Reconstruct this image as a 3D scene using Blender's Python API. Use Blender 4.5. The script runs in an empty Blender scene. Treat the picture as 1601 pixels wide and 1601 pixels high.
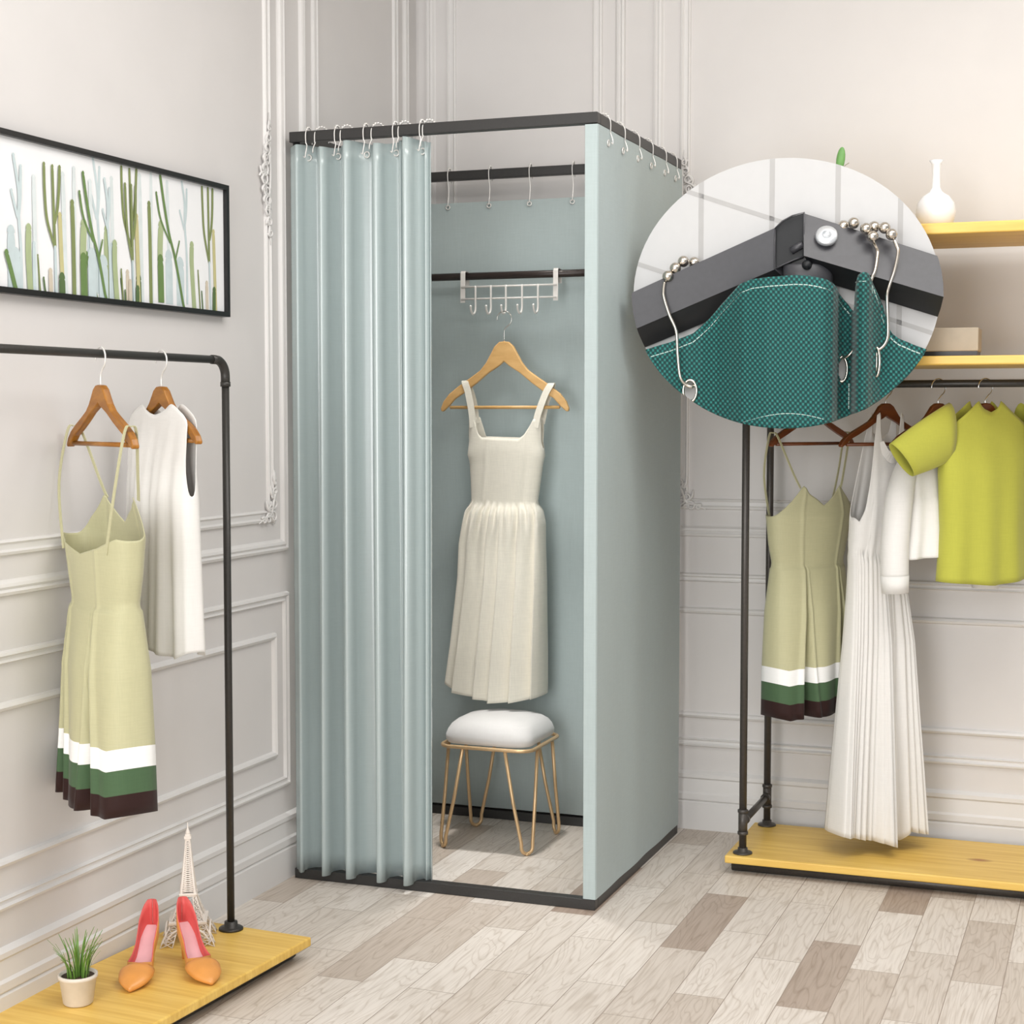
import bpy, math, random
from mathutils import Vector, Matrix
random.seed(7)
PI = math.pi
scene = bpy.context.scene
COL = scene.collection

# ------------------------------------------------------------------ materials
def lin(c):
    c = c / 255.0
    return c / 12.92 if c <= 0.04045 else ((c + 0.055) / 1.055) ** 2.4

def rgb(r, g, b):
    return (lin(r), lin(g), lin(b), 1.0)

def base_mat(name, col, rough=0.6, metal=0.0, spec=0.5, sheen=0.0):
    m = bpy.data.materials.new(name)
    m.use_nodes = True
    b = m.node_tree.nodes['Principled BSDF']
    b.inputs['Base Color'].default_value = col
    b.inputs['Roughness'].default_value = rough
    b.inputs['Metallic'].default_value = metal
    b.inputs['Specular IOR Level'].default_value = spec
    if sheen:
        b.inputs['Sheen Weight'].default_value = sheen
    return m, m.node_tree.nodes, m.node_tree.links, b

def coords(N, L, scale=(1, 1, 1), rot=(0, 0, 0)):
    t = N.new('ShaderNodeTexCoord')
    mp = N.new('ShaderNodeMapping')
    mp.inputs['Scale'].default_value = scale
    mp.inputs['Rotation'].default_value = rot
    L.new(t.outputs['Object'], mp.inputs['Vector'])
    return mp.outputs['Vector']

def noise(N, L, vec, scale, detail=3.0, rough=0.5):
    n = N.new('ShaderNodeTexNoise')
    n.inputs['Scale'].default_value = scale
    n.inputs['Detail'].default_value = detail
    n.inputs['Roughness'].default_value = rough
    L.new(vec, n.inputs['Vector'])
    return n.outputs['Fac']

def ramp(N, L, fac, stops):
    r = N.new('ShaderNodeValToRGB')
    e = r.color_ramp.elements
    while len(e) < len(stops):
        e.new(0.5)
    for k, (p, c) in enumerate(stops):
        e[k].position = p
        e[k].color = c
    L.new(fac, r.inputs['Fac'])
    return r.outputs['Color']

def bump(N, L, b, h, strength, dist=0.002):
    n = N.new('ShaderNodeBump')
    n.inputs['Strength'].default_value = strength
    n.inputs['Distance'].default_value = dist
    L.new(h, n.inputs['Height'])
    L.new(n.outputs['Normal'], b.inputs['Normal'])

def mat_plain(name, col, rough=0.6, metal=0.0, spec=0.5, var=0.06, scale=30.0, bmp=0.1, sheen=0.0):
    """a colour with slight procedural mottling and relief"""
    m, N, L, b = base_mat(name, col, rough, metal, spec, sheen)
    v = coords(N, L)
    f = noise(N, L, v, scale)
    lo = tuple(c * (1 - var) for c in col[:3]) + (1,)
    hi = tuple(min(1, c * (1 + var)) for c in col[:3]) + (1,)
    L.new(ramp(N, L, f, [(0.3, lo), (0.7, hi)]), b.inputs['Base Color'])
    if bmp:
        bump(N, L, b, f, bmp)
    return m

def mat_cloth(name, col, rough=0.8, weave=900.0, bmp=0.15, var=0.05, sheen=0.2, spec=0.3):
    m, N, L, b = base_mat(name, col, rough, 0, spec, sheen)
    v = coords(N, L)
    f1 = noise(N, L, coords(N, L, (1, 1, 0.08)), weave * 0.35, 2)
    f2 = noise(N, L, coords(N, L, (0.08, 0.08, 1)), weave * 0.35, 2)
    a = N.new('ShaderNodeMath')
    a.operation = 'ADD'
    L.new(f1, a.inputs[0]); L.new(f2, a.inputs[1])
    h = N.new('ShaderNodeMath')
    h.operation = 'MULTIPLY'
    h.inputs[1].default_value = 0.5
    L.new(a.outputs[0], h.inputs[0])
    lo = tuple(c * (1 - var) for c in col[:3]) + (1,)
    hi = tuple(min(1, c * (1 + var)) for c in col[:3]) + (1,)
    L.new(ramp(N, L, h.outputs[0], [(0.35, lo), (0.65, hi)]), b.inputs['Base Color'])
    bump(N, L, b, h.outputs[0], bmp, 0.001)
    return m

def mat_wood(name, c1, c2, rough=0.45, stretch=(2, 30, 30), scale=2.0, knots=False):
    m, N, L, b = base_mat(name, c1, rough)
    v = coords(N, L, stretch)
    f = noise(N, L, v, scale, 4, 0.6)
    col = ramp(N, L, f, [(0.3, c1), (0.72, c2)])
    if knots:
        vo = N.new('ShaderNodeTexVoronoi')
        vo.inputs['Scale'].default_value = 1.0
        L.new(coords(N, L, (2.6, 5.2, 0.3)), vo.inputs['Vector'])
        mask = ramp(N, L, vo.outputs['Distance'], [(0.03, (1, 1, 1, 1)), (0.12, (0, 0, 0, 1))])
        mx = N.new('ShaderNodeMix')
        mx.data_type = 'RGBA'
        L.new(mask, mx.inputs[0])
        L.new(col, mx.inputs[6])
        mx.inputs[7].default_value = rgb(150, 84, 30)
        col = mx.outputs[2]
    L.new(col, b.inputs['Base Color'])
    bump(N, L, b, f, 0.06)
    return m

def mat_floor():
    m, N, L, b = base_mat('whitewashed_planks', rgb(205, 195, 184), 0.42, 0, 0.4)
    vec = coords(N, L, (1, 1, 1), (0, 0, PI / 2))
    br = N.new('ShaderNodeTexBrick')
    br.offset = 0.37
    br.offset_frequency = 2
    br.inputs['Color1'].default_value = (0, 0, 0, 1)
    br.inputs['Color2'].default_value = (1, 1, 1, 1)
    br.inputs['Mortar'].default_value = (0.3, 0.3, 0.3, 1)
    br.inputs['Scale'].default_value = 1.0
    br.inputs['Mortar Size'].default_value = 0.0012
    br.inputs['Mortar Smooth'].default_value = 0.2
    br.inputs['Bias'].default_value = 0.0
    br.inputs['Brick Width'].default_value = 0.52
    br.inputs['Row Height'].default_value = 0.125
    L.new(vec, br.inputs['Vector'])
    tone = ramp(N, L, br.outputs['Color'], [(0.0, rgb(168, 151, 138)), (0.10, rgb(196, 184, 172)), (0.30, rgb(216, 208, 199)), (0.72, rgb(226, 219, 211)), (1.0, rgb(205, 195, 184))])
    # grain: noise stretched along the planks, shifted plank by plank
    off = N.new('ShaderNodeVectorMath')
    off.operation = 'MULTIPLY_ADD'
    off.inputs[1].default_value = (9, 9, 9)
    L.new(br.outputs['Color'], off.inputs[0])
    L.new(coords(N, L, (1, 0.16, 1)), off.inputs[2])
    wv = N.new('ShaderNodeTexNoise')
    wv.inputs['Scale'].default_value = 11
    wv.inputs['Detail'].default_value = 2
    wv.inputs['Distortion'].default_value = 0.6
    L.new(off.outputs[0], wv.inputs['Vector'])
    rings = N.new('ShaderNodeMath')
    rings.operation = 'MULTIPLY'
    rings.inputs[1].default_value = 95
    L.new(wv.outputs['Fac'], rings.inputs[0])
    sn = N.new('ShaderNodeMath')
    sn.operation = 'SINE'
    L.new(rings.outputs[0], sn.inputs[0])
    fine = noise(N, L, coords(N, L, (1, 0.05, 1)), 130, 3)
    g1 = ramp(N, L, sn.outputs[0], [(0.0, (1, 1, 1, 1)), (0.80, (0.96, 0.955, 0.95, 1)), (1.0, (0.84, 0.815, 0.79, 1))])
    g2 = ramp(N, L, fine, [(0.32, (0.84, 0.82, 0.80, 1)), (0.55, (1, 1, 1, 1))])
    def mul(a, c):
        mx = N.new('ShaderNodeMix')
        mx.data_type = 'RGBA'
        mx.blend_type = 'MULTIPLY'
        mx.inputs[0].default_value = 1.0
        L.new(a, mx.inputs[6]); L.new(c, mx.inputs[7])
        return mx.outputs[2]
    col = mul(mul(tone, g1), g2)
    mm = N.new('ShaderNodeMix')
    mm.data_type = 'RGBA'
    L.new(br.outputs['Fac'], mm.inputs[0])
    L.new(col, mm.inputs[6])
    mm.inputs[7].default_value = rgb(150, 136, 124)
    L.new(mm.outputs[2], b.inputs['Base Color'])
    bump(N, L, b, fine, 0.05)
    return m

def mat_weave(name, dark, light, pitch):
    """coarse diagonal basket weave: bright yarn floats on a dark ground (object units)"""
    m, N, L, b = base_mat(name, dark, 0.65, 0, 0.35, 0.15)
    k = 2 * PI / pitch
    sep = N.new('ShaderNodeSeparateXYZ')
    t = N.new('ShaderNodeTexCoord')
    L.new(t.outputs['Object'], sep.inputs[0])
    def mth(op, a, c=None):
        n = N.new('ShaderNodeMath')
        n.operation = op
        for i, q in enumerate((a, c)):
            if q is None:
                continue
            if isinstance(q, (int, float)):
                n.inputs[i].default_value = q
            else:
                L.new(q, n.inputs[i])
        return n.outputs[0]
    s = mth('SINE', mth('MULTIPLY', sep.outputs[0], k))
    q = mth('SINE', mth('MULTIPLY', mth('ADD', sep.outputs[2], mth('MULTIPLY', sep.outputs[0], 0.12)), k * 0.86))
    h = mth('MULTIPLY', s, q)
    L.new(ramp(N, L, mth('ADD', mth('MULTIPLY', h, 0.5), 0.5), [(0.40, dark), (0.92, light)]), b.inputs['Base Color'])
    bump(N, L, b, h, 0.5, 0.002)
    return m

M = {}
M['wall'] = mat_plain('painted_wall', rgb(214, 211, 209), 0.75, var=0.015, scale=6, bmp=0.03)
M['trim'] = mat_plain('painted_trim', rgb(219, 217, 215), 0.55, var=0.012, scale=9, bmp=0.02)
M['ceiling'] = mat_plain('ceiling_paint', rgb(238, 236, 233), 0.8, var=0.01, bmp=0.02)
M['floor'] = mat_floor()
M['black_metal'] = mat_plain('black_powder_coat', rgb(44, 43, 42), 0.42, 0.0, 0.5, var=0.1, scale=200, bmp=0.03)
M['rod'] = mat_plain('dark_bronze_rod', rgb(48, 38, 34), 0.35, 0.2, 0.5, var=0.1, bmp=0)
M['pipe'] = mat_plain('gunmetal_pipe', rgb(74, 70, 66), 0.38, 0.35, 0.5, var=0.1, scale=120, bmp=0.03)
M['pipe_dark'] = mat_plain('matte_black_pipe', rgb(52, 50, 47), 0.4, 0.2, 0.5, var=0.1, scale=120, bmp=0.03)
M['curtain'] = mat_cloth('sage_curtain', rgb(168, 181, 181), 0.24, 700, 0.025, 0.02, 0.0, 1.0)
M['curtain_flat'] = mat_cloth('sage_panel_cloth', rgb(172, 185, 185), 0.6, 700, 0.06, 0.03, 0.1, 0.35)
M['hook'] = mat_plain('white_enamelled_wire', rgb(226, 224, 220), 0.3, 0.35, 0.5, var=0.03, bmp=0)
M['rack_white'] = mat_plain('white_enamel', rgb(226, 222, 217), 0.35, 0, 0.5, var=0.03, bmp=0)
M['nickel'] = mat_plain('brushed_nickel', rgb(205, 198, 188), 0.2, 1.0, 0.5, var=0.05, bmp=0)
M['chrome'] = mat_plain('polished_steel', rgb(214, 212, 208), 0.15, 1.0, 0.5, var=0.03, bmp=0)
M['gold'] = mat_plain('satin_brass', rgb(206, 174, 132), 0.35, 0.45, 0.5, var=0.05, bmp=0)
M['seat'] = mat_cloth('white_velvet', rgb(216, 214, 212), 0.85, 500, 0.1, 0.02, 0.4)
M['light_wood'] = mat_wood('beech', rgb(226, 184, 122), rgb(205, 158, 96), 0.42, (4, 30, 12), 3)
M['amber_wood'] = mat_wood('amber_wood', rgb(168, 112, 36), rgb(122, 72, 18), 0.35, (4, 30, 12), 3)
M['brown_wood'] = mat_wood('walnut', rgb(112, 58, 20), rgb(82, 38, 12), 0.35, (4, 30, 12), 3)
M['pine'] = mat_wood('yellow_pine', rgb(236, 200, 108), rgb(212, 168, 74), 0.42, (1.2, 26, 10), 2.2, knots=True)
M['cream'] = mat_cloth('cream_linen', rgb(230, 225, 211), 0.9, 900, 0.2, 0.04, 0.2, 0.2)
M['sage_dress'] = mat_cloth('sage_green_satin', rgb(182, 179, 143), 0.6, 900, 0.08, 0.03, 0.15, 0.3)
M['white_band'] = mat_cloth('white_satin', rgb(238, 238, 236), 0.7, 900, 0.06, 0.02, 0.1, 0.25)
M['green_band'] = mat_cloth('forest_green_satin', rgb(70, 95, 66), 0.7, 900, 0.06, 0.04, 0.1, 0.25)
M['brown_band'] = mat_cloth('dark_brown_satin', rgb(42, 20, 17), 0.7, 900, 0.06, 0.04, 0.1, 0.25)
M['white_cloth'] = mat_cloth('white_chiffon', rgb(224, 222, 218), 0.8, 900, 0.08, 0.02, 0.15, 0.2)
M['lime'] = mat_cloth('lime_knit', rgb(178, 178, 72), 0.8, 900, 0.08, 0.03, 0.15, 0.25)
M['shoe_out'] = mat_plain('tan_leather', rgb(216, 148, 76), 0.35, 0, 0.5, var=0.05, bmp=0.03)
M['shoe_in'] = mat_plain('coral_lining', rgb(216, 96, 92), 0.5, 0, 0.4, var=0.05, bmp=0.03)
M['insole'] = mat_plain('pale_pink_insole', rgb(228, 178, 182), 0.5, 0, 0.4, var=0.04, bmp=0.03)
M['tower'] = mat_plain('ivory_lacquer', rgb(236, 228, 220), 0.5, var=0.03, bmp=0.03)
M['frame_black'] = mat_plain('black_frame_lacquer', rgb(20, 20, 20), 0.35, var=0.1, bmp=0)
M['canvas'] = mat_plain('white_print_paper', rgb(236, 237, 238), 0.7, var=0.02, scale=8, bmp=0.02)
M['leaf'] = mat_plain('leaf_green', rgb(112, 164, 92), 0.5, var=0.15, scale=25, bmp=0.1)
M['leaf_dark'] = mat_plain('grass_green', rgb(96, 134, 54), 0.5, var=0.25, scale=25, bmp=0.1)
M['twig'] = mat_plain('dry_twig', rgb(172, 168, 150), 0.8, var=0.1, bmp=0.1)
M['soil'] = mat_plain('potting_soil', rgb(62, 48, 36), 0.9, var=0.3, scale=90, bmp=0.6)
M['ceramic'] = mat_plain('white_glaze', rgb(238, 238, 240), 0.15, 0, 0.6, var=0.02, bmp=0)
M['clay'] = mat_plain('pale_stoneware', rgb(214, 206, 196), 0.6, var=0.05, bmp=0.05)
M['card'] = mat_plain('kraft_card', rgb(176, 164, 146), 0.7, var=0.05, bmp=0.05)
M['board_white'] = mat_plain('white_tile_print', rgb(192, 192, 192), 0.6, var=0.01, bmp=0.01)
M['grout'] = mat_plain('grey_grout', rgb(172, 171, 170), 0.7, var=0.02, bmp=0)
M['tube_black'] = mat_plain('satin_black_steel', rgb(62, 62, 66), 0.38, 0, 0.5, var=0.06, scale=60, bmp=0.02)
M['tube_dark'] = mat_plain('dark_and_shaded_steel', rgb(22, 24, 27), 0.5, 0, 0.4, var=0.1, bmp=0)  # shade of the tube's underside and mouth as colour; also the dark screw
M['zinc'] = mat_plain('zinc_bolt', rgb(214, 218, 222), 0.3, 0.6, 0.5, var=0.05, bmp=0)
M['thread'] = mat_plain('pale_thread', rgb(186, 206, 200), 0.8, var=0.05, bmp=0)

# ------------------------------------------------------------------ mesh builder
class MB:
    def __init__(self):
        self.v, self.f, self.m, self.s = [], [], [], []

    def add(self, vs, fs, mi=0, smooth=True):
        o = len(self.v)
        self.v += [tuple(p) for p in vs]
        for f in fs:
            self.f.append(tuple(i + o for i in f))
            self.m.append(mi)
            self.s.append(smooth)
        return self

    def box(self, x0, x1, y0, y1, z0, z1, mi=0):
        vs = [(x, y, z) for z in (z0, z1) for y in (y0, y1) for x in (x0, x1)]
        fs = [(0, 2, 3, 1), (4, 5, 7, 6), (0, 1, 5, 4), (2, 6, 7, 3), (0, 4, 6, 2), (1, 3, 7, 5)]
        return self.add(vs, fs, mi, False)

    def tube(self, pts, r, seg=8, mi=0, closed=False, cap=True, flat=None):
        """round tube along pts; r a number or a list; flat=(w,h) makes an elliptical section"""
        P = [Vector(p) for p in pts]
        n = len(P)
        rs = r if isinstance(r, (list, tuple)) else [r] * n
        T = []
        for i in range(n):
            if closed:
                t = P[(i + 1) % n] - P[i - 1]
            else:
                t = P[min(i + 1, n - 1)] - P[max(i - 1, 0)]
            T.append(t.normalized() if t.length > 1e-9 else Vector((0, 0, 1)))
        a = Vector((0, 0, 1)) if abs(T[0].z) < 0.9 else Vector((0, 1, 0))
        N0 = (a - T[0] * a.dot(T[0])).normalized()
        vs = []
        for i in range(n):
            N0 = N0 - T[i] * N0.dot(T[i])
            N0 = N0.normalized() if N0.length > 1e-6 else T[i].orthogonal().normalized()
            B = T[i].cross(N0)
            for k in range(seg):
                c, s = math.cos(2 * PI * k / seg), math.sin(2 * PI * k / seg)
                vs.append(P[i] + (N0 * c + B * s) * rs[i])
        fs = []
        for i in range(n if closed else n - 1):
            j = (i + 1) % n
            for k in range(seg):
                l = (k + 1) % seg
                fs.append((i * seg + k, i * seg + l, j * seg + l, j * seg + k))
        if cap and not closed:
            fs.append(tuple(range(seg - 1, -1, -1)))
            fs.append(tuple((n - 1) * seg + k for k in range(seg)))
        return self.add(vs, fs, mi)

    def ribbon(self, pts, side, w, th, mi=0):
        """flat strap along pts; side = direction(s) of its width"""
        P = [Vector(p) for p in pts]
        n = len(P)
        vs = []
        for i in range(n):
            t = (P[min(i + 1, n - 1)] - P[max(i - 1, 0)]).normalized()
            S = Vector(side)
            S = (S - t * S.dot(t)).normalized()
            Nn = t.cross(S)
            ww = w[i] if isinstance(w, (list, tuple)) else w
            for a, c in ((-1, -1), (1, -1), (1, 1), (-1, 1)):
                vs.append(P[i] + S * a * ww / 2 + Nn * c * th / 2)
        fs = [(3, 2, 1, 0), tuple((n - 1) * 4 + k for k in range(4))]
        for i in range(n - 1):
            for k in range(4):
                l = (k + 1) % 4
                fs.append((i * 4 + k, i * 4 + l, i * 4 + 4 + l, i * 4 + 4 + k))
        return self.add(vs, fs, mi, False)

    def lathe(self, prof, c=(0, 0, 0), seg=24, mi=0):
        vs, fs = [], []
        n = len(prof)
        for r, z in prof:
            for k in range(seg):
                a = 2 * PI * k / seg
                vs.append((c[0] + r * math.cos(a), c[1] + r * math.sin(a), c[2] + z))
        for i in range(n - 1):
            for k in range(seg):
                l = (k + 1) % seg
                fs.append((i * seg + k, i * seg + l, (i + 1) * seg + l, (i + 1) * seg + k))
        fs.append(tuple(range(seg - 1, -1, -1)))
        fs.append(tuple((n - 1) * seg + k for k in range(seg)))
        return self.add(vs, fs, mi)

    def ball(self, c, r, seg=10, mi=0):
        s = r if isinstance(r, (tuple, list)) else (r, r, r)
        vs, fs = [], []
        n = seg // 2 + 1
        for i in range(n + 1):
            th = PI * i / n
            for k in range(seg):
                a = 2 * PI * k / seg
                vs.append((c[0] + s[0] * math.sin(th) * math.cos(a), c[1] + s[1] * math.sin(th) * math.sin(a), c[2] + s[2] * math.cos(th)))
        for i in range(n):
            for k in range(seg):
                l = (k + 1) % seg
                fs.append((i * seg + k, (i + 1) * seg + k, (i + 1) * seg + l, i * seg + l))
        return self.add(vs, fs, mi)

    def prism(self, poly, f, d0, d1, mi=0, smooth=False):
        """polygon poly (a,b) extruded from d0 to d1; f(a,b,d) -> xyz"""
        n = len(poly)
        vs = [f(a, b, d0) for a, b in poly] + [f(a, b, d1) for a, b in poly]
        fs = [tuple(range(n - 1, -1, -1)), tuple(range(n, 2 * n))]
        for i in range(n):
            j = (i + 1) % n
            fs.append((i, j, n + j, n + i))
        return self.add(vs, fs, mi, smooth)

    def grid(self, rows, mi=0, wrap=False, smooth=True):
        n, k = len(rows), len(rows[0])
        vs = [p for r in rows for p in r]
        fs = []
        for i in range(n - 1):
            for j in range(k if wrap else k - 1):
                l = (j + 1) % k
                fs.append((i * k + j, i * k + l, (i + 1) * k + l, (i + 1) * k + j))
        return self.add(vs, fs, mi, smooth)

def link(o, parent=None):
    COL.objects.link(o)
    if parent is not None:
        o.parent = parent
    return o

def weld(o, d=1e-5):
    import bmesh
    bm = bmesh.new()
    bm.from_mesh(o.data)
    bmesh.ops.remove_doubles(bm, verts=bm.verts[:], dist=d)
    bm.to_mesh(o.data)
    bm.free()
    return o

def obj(name, mb, mats, parent=None, loc=(0, 0, 0), rotz=0.0, bevel=0, solid=0, sub=0, angle=True, solid_off=0, offset=0.0):
    me = bpy.data.meshes.new(name)
    me.from_pydata(mb.v, [], mb.f)
    if not isinstance(mats, (list, tuple)):
        mats = [mats]
    for m in mats:
        me.materials.append(m)
    me.polygons.foreach_set('material_index', mb.m)
    me.polygons.foreach_set('use_smooth', mb.s)
    me.update()
    o = bpy.data.objects.new(name, me)
    o.location = loc
    o.rotation_euler = (0, 0, rotz)
    link(o, parent)
    if solid:
        s = o.modifiers.new('thickness', 'SOLIDIFY')
        s.thickness = solid
        s.offset = offset
        if solid_off:
            s.material_offset = solid_off
            s.material_offset_rim = 0
    if bevel:
        b = o.modifiers.new('edge', 'BEVEL')
        b.width = bevel
        b.segments = 2
        b.limit_method = 'ANGLE'
        b.angle_limit = math.radians(40)
    if sub:
        s = o.modifiers.new('smooth', 'SUBSURF')
        s.levels = s.render_levels = sub
    return o

def tag(o, label, cat, group=None):
    o['label'] = label
    o['category'] = cat
    if group:
        o['group'] = group
    return o

def thing(name, label, cat, loc=(0, 0, 0), rotz=0.0, group=None):
    o = bpy.data.objects.new(name, None)
    o.empty_display_size = 0.05
    o.location = loc
    o.rotation_euler = (0, 0, rotz)
    COL.objects.link(o)
    return tag(o, label, cat, group)

def struct(name, mb, mats, **k):
    o = obj(name, mb, mats, **k)
    o['kind'] = 'structure'
    return o

def dup(root, loc, rotz, label=None, name=None):
    r = root.copy()
    COL.objects.link(r)
    r.location = loc
    r.rotation_euler = (0, 0, rotz)
    if label:
        r['label'] = label
    for ch in list(root.children):
        c = ch.copy()
        COL.objects.link(c)
        c.parent = r
        for g in list(ch.children):
            d = g.copy()
            COL.objects.link(d)
            d.parent = c
    return r

def interp(tab, x):
    if x <= tab[0][0]:
        return tab[0][1]
    for (a, p), (b, q) in zip(tab, tab[1:]):
        if x <= b:
            t = (x - a) / (b - a) if b > a else 0
            return p + (q - p) * t
    return tab[-1][1]

def smooth_curve(pts, n=6):
    """Catmull-Rom through pts (tuples)"""
    P = [Vector(p) for p in pts]
    out = []
    for i in range(len(P) - 1):
        p0, p1, p2, p3 = P[max(i - 1, 0)], P[i], P[i + 1], P[min(i + 2, len(P) - 1)]
        for k in range(n):
            t = k / n
            out.append(0.5 * ((2 * p1) + (p2 - p0) * t + (2 * p0 - 5 * p1 + 4 * p2 - p3) * t * t + (3 * p1 - p0 - 3 * p2 + p3) * t ** 3))
    out.append(P[-1])
    return out

# ------------------------------------------------------------------ room shell
WX, WY = -2.372, 5.412            # faces of the left-hand and the back wall
mb = MB(); mb.add([(-2.55, -1.2, 0), (2.6, -1.2, 0), (2.6, 5.6, 0), (-2.55, 5.6, 0)], [(0, 1, 2, 3)], 0, False)
struct('floor', mb, M['floor'])
mb = MB(); mb.box(WX - 0.12, WX, -1.2, WY + 0.12, 0, 3.2)
struct('wall_left', mb, M['wall'])
mb = MB(); mb.box(WX, 2.6, WY, WY + 0.12, 0, 3.2)
struct('wall_back', mb, M['wall'])
mb = MB(); mb.box(WX - 0.12, 2.6, -1.2, WY + 0.12, 3.2, 3.3)
struct('ceiling', mb, M['ceiling'])

def on_left(a, z, d):    # a = distance along the wall (y), d = height off its face
    return (WX + d, a, z)

def on_back(a, z, d):
    return (a, WY - d, z)

BB = [(0, 0), (0, .017), (.092, .017), (.097, .011), (.103, .017), (.122, .017), (.129, .011), (.172, .009), (.178, .014), (.190, .014), (.197, .005), (.200, 0)]
def baseboard(name, f, a0, a1):
    mb = MB()
    vs = [f(a, z, d) for a in (a0, a1) for z, d in BB]
    n = len(BB)
    mb.add(vs, [(i, i + 1, n + i + 1, n + i) for i in range(n - 1)] + [tuple(range(n)), tuple(range(2 * n - 1, n - 1, -1))], 0, False)
    struct(name, mb, M['trim'])
baseboard('baseboard_left', on_left, -1.2, WY - 0.0)
baseboard('baseboard_back', on_back, WX + 0.017, 2.6)

def frame_mould(f, a0, a1, z0, z1, prof, mb):
    """picture-frame moulding with mitred corners; prof = [(inset, height)] from the outer edge inwards"""
    n = len(prof)
    cs = [(a0, z0, 1, 1), (a1, z0, -1, 1), (a1, z1, -1, -1), (a0, z1, 1, -1)]
    vs = [f(a + sa * u, z + sz * u, h) for a, z, sa, sz in cs for u, h in prof]
    fs = []
    for c in range(4):
        d = (c + 1) % 4
        for i in range(n - 1):
            fs.append((c * n + i, c * n + i + 1, d * n + i + 1, d * n + i))
    mb.add(vs, fs, 0, False)

OUT = [(0, 0), (.003, .010), (.010, .013), (.016, .007), (.022, .012), (.029, .010), (.034, .003), (.038, 0)]
INN = [(0, 0), (.003, .008), (.009, .010), (.014, .004), (.026, .004), (.031, .009), (.035, .006), (.037, 0)]
BEAD = [(0, 0), (.004, .009), (.011, .013), (.018, .009), (.022, 0)]
DOUT = [(0, 0), (.004, .011), (.010, .013), (.015, .006), (.021, .006), (.026, .010), (.030, 0)]
TR = [0]
def trim(build):
    TR[0] += 1
    mb = MB()
    build(mb)
    return struct('trim_%d' % TR[0], mb, M['trim'])
def panels(f, spans):
    for a0, a1, ia0, ia1 in spans:
        trim(lambda mb: frame_mould(f, a0, a1, 1.000, 3.02, OUT, mb))
        trim(lambda mb: frame_mould(f, ia0, ia1, 1.092, 2.93, INN, mb))
        trim(lambda mb: frame_mould(f, a0, a1, 0.283, 0.877, DOUT, mb))
        trim(lambda mb: frame_mould(f, ia0 - .008, ia1 + .008, 0.381, 0.760, BEAD, mb))
panels(on_left, [(2.20, 4.420, 2.30, 4.335), (4.522, 5.330, 4.605, 5.245), (-0.4, 2.09, -0.3, 1.99)])
panels(on_back, [(-2.335, -1.600, -2.255, -1.680), (-1.503, 1.10, -1.410, 1.00)])

def spiral(f, c, z, r, turns, a0, sgn, mb, w, lift=0.008):
    pts, rs = [], []
    n = int(14 * turns) + 4
    for i in range(n + 1):
        t = i / n
        a = a0 + sgn * t * turns * 2 * PI
        q = r * (1 - 0.82 * t)
        pts.append(f(c + q * math.cos(a), z + q * math.sin(a), lift + 0.004 * math.sin(PI * t)))
        rs.append(w * (1.0 - 0.45 * t))
    mb.tube(pts, rs, 6)

def leafscroll(f, pts2, w, mb, lift=0.007):
    P = smooth_curve([(a, z, 0) for a, z in pts2], 5)
    n = len(P) - 1
    mb.tube([f(p.x, p.y, lift + 0.003 * math.sin(PI * i / n)) for i, p in enumerate(P)], [w * (0.35 + 0.65 * math.sin(PI * min(1, (i + 1) / (n + 1)))) for i in range(n + 1)], 6)

def corner_ornament(f, a, z, s):
    """acanthus corner: the corner is at (a,z); s=+1 grows towards +a, -1 towards -a"""
    def b(mb):
        for k, (da, dz, r, tn, a0, sg) in enumerate([(.022, .020, .020, 1.4, -.5, 1), (.052, .016, .017, 1.3, 2.6, -1), (.018, .060, .018, 1.4, .4, -1), (.038, .048, .015, 1.2, 3.6, 1), (.012, .095, .013, 1.3, -1.0, 1), (.080, .012, .011, 1.2, .5, 1), (.010, .122, .009, 1.1, 2.2, -1), (.030, .082, .010, 1.1, 1.2, 1)]):
            spiral(f, a + s * da, z + dz, r, tn, a0 if s > 0 else PI - a0, sg * s, mb, .0042)
        for pts in ([(0, .01), (.03, .03), (.02, .07), (.006, .10), (.004, .155)], [(.01, 0), (.04, .022), (.07, .02), (.105, .004)], [(.03, .03), (.055, .045), (.06, .07)], [(.012, .07), (.035, .09), (.036, .115)], [(.004, .11), (.018, .13), (.012, .16)]):
            leafscroll(f, [(a + s * p, z + q) for p, q in pts], .0052, mb)
    return b

def side_ornament(f, a, z0, z1, s):
    """slender scroll spray along an upright moulding, swelling in the middle on the side s"""
    def b(mb):
        H = z1 - z0
        rnd = random.Random(3)
        for k in range(11):
            t = (k + .5) / 11
            w = 0.012 + 0.040 * math.sin(PI * t) ** 1.6
            spiral(f, a + s * w * rnd.uniform(.35, .8), z0 + H * t, .010 + .014 * math.sin(PI * t), 1.3, rnd.uniform(0, 6), (-1) ** k, mb, .0036)
            leafscroll(f, [(a + s * .004, z0 + H * (t - .04)), (a + s * w, z0 + H * t), (a + s * w * .7, z0 + H * (t + .05)), (a + s * .006, z0 + H * (t + .07))], .0044, mb)
        leafscroll(f, [(a, z0 - .02), (a + s * .01, z0 + H * .3), (a + s * .002, z0 + H * .6), (a + s * .006, z1 + .03)], .004, mb)
    return b
trim(side_ornament(on_left, 4.325, 1.93, 2.265, -1))
trim(corner_ornament(on_left, 4.345, 1.088, -1))
trim(side_ornament(on_back, -1.40, 1.95, 2.265, 1))
trim(corner_ornament(on_back, -1.415, 1.088, 1))

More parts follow.
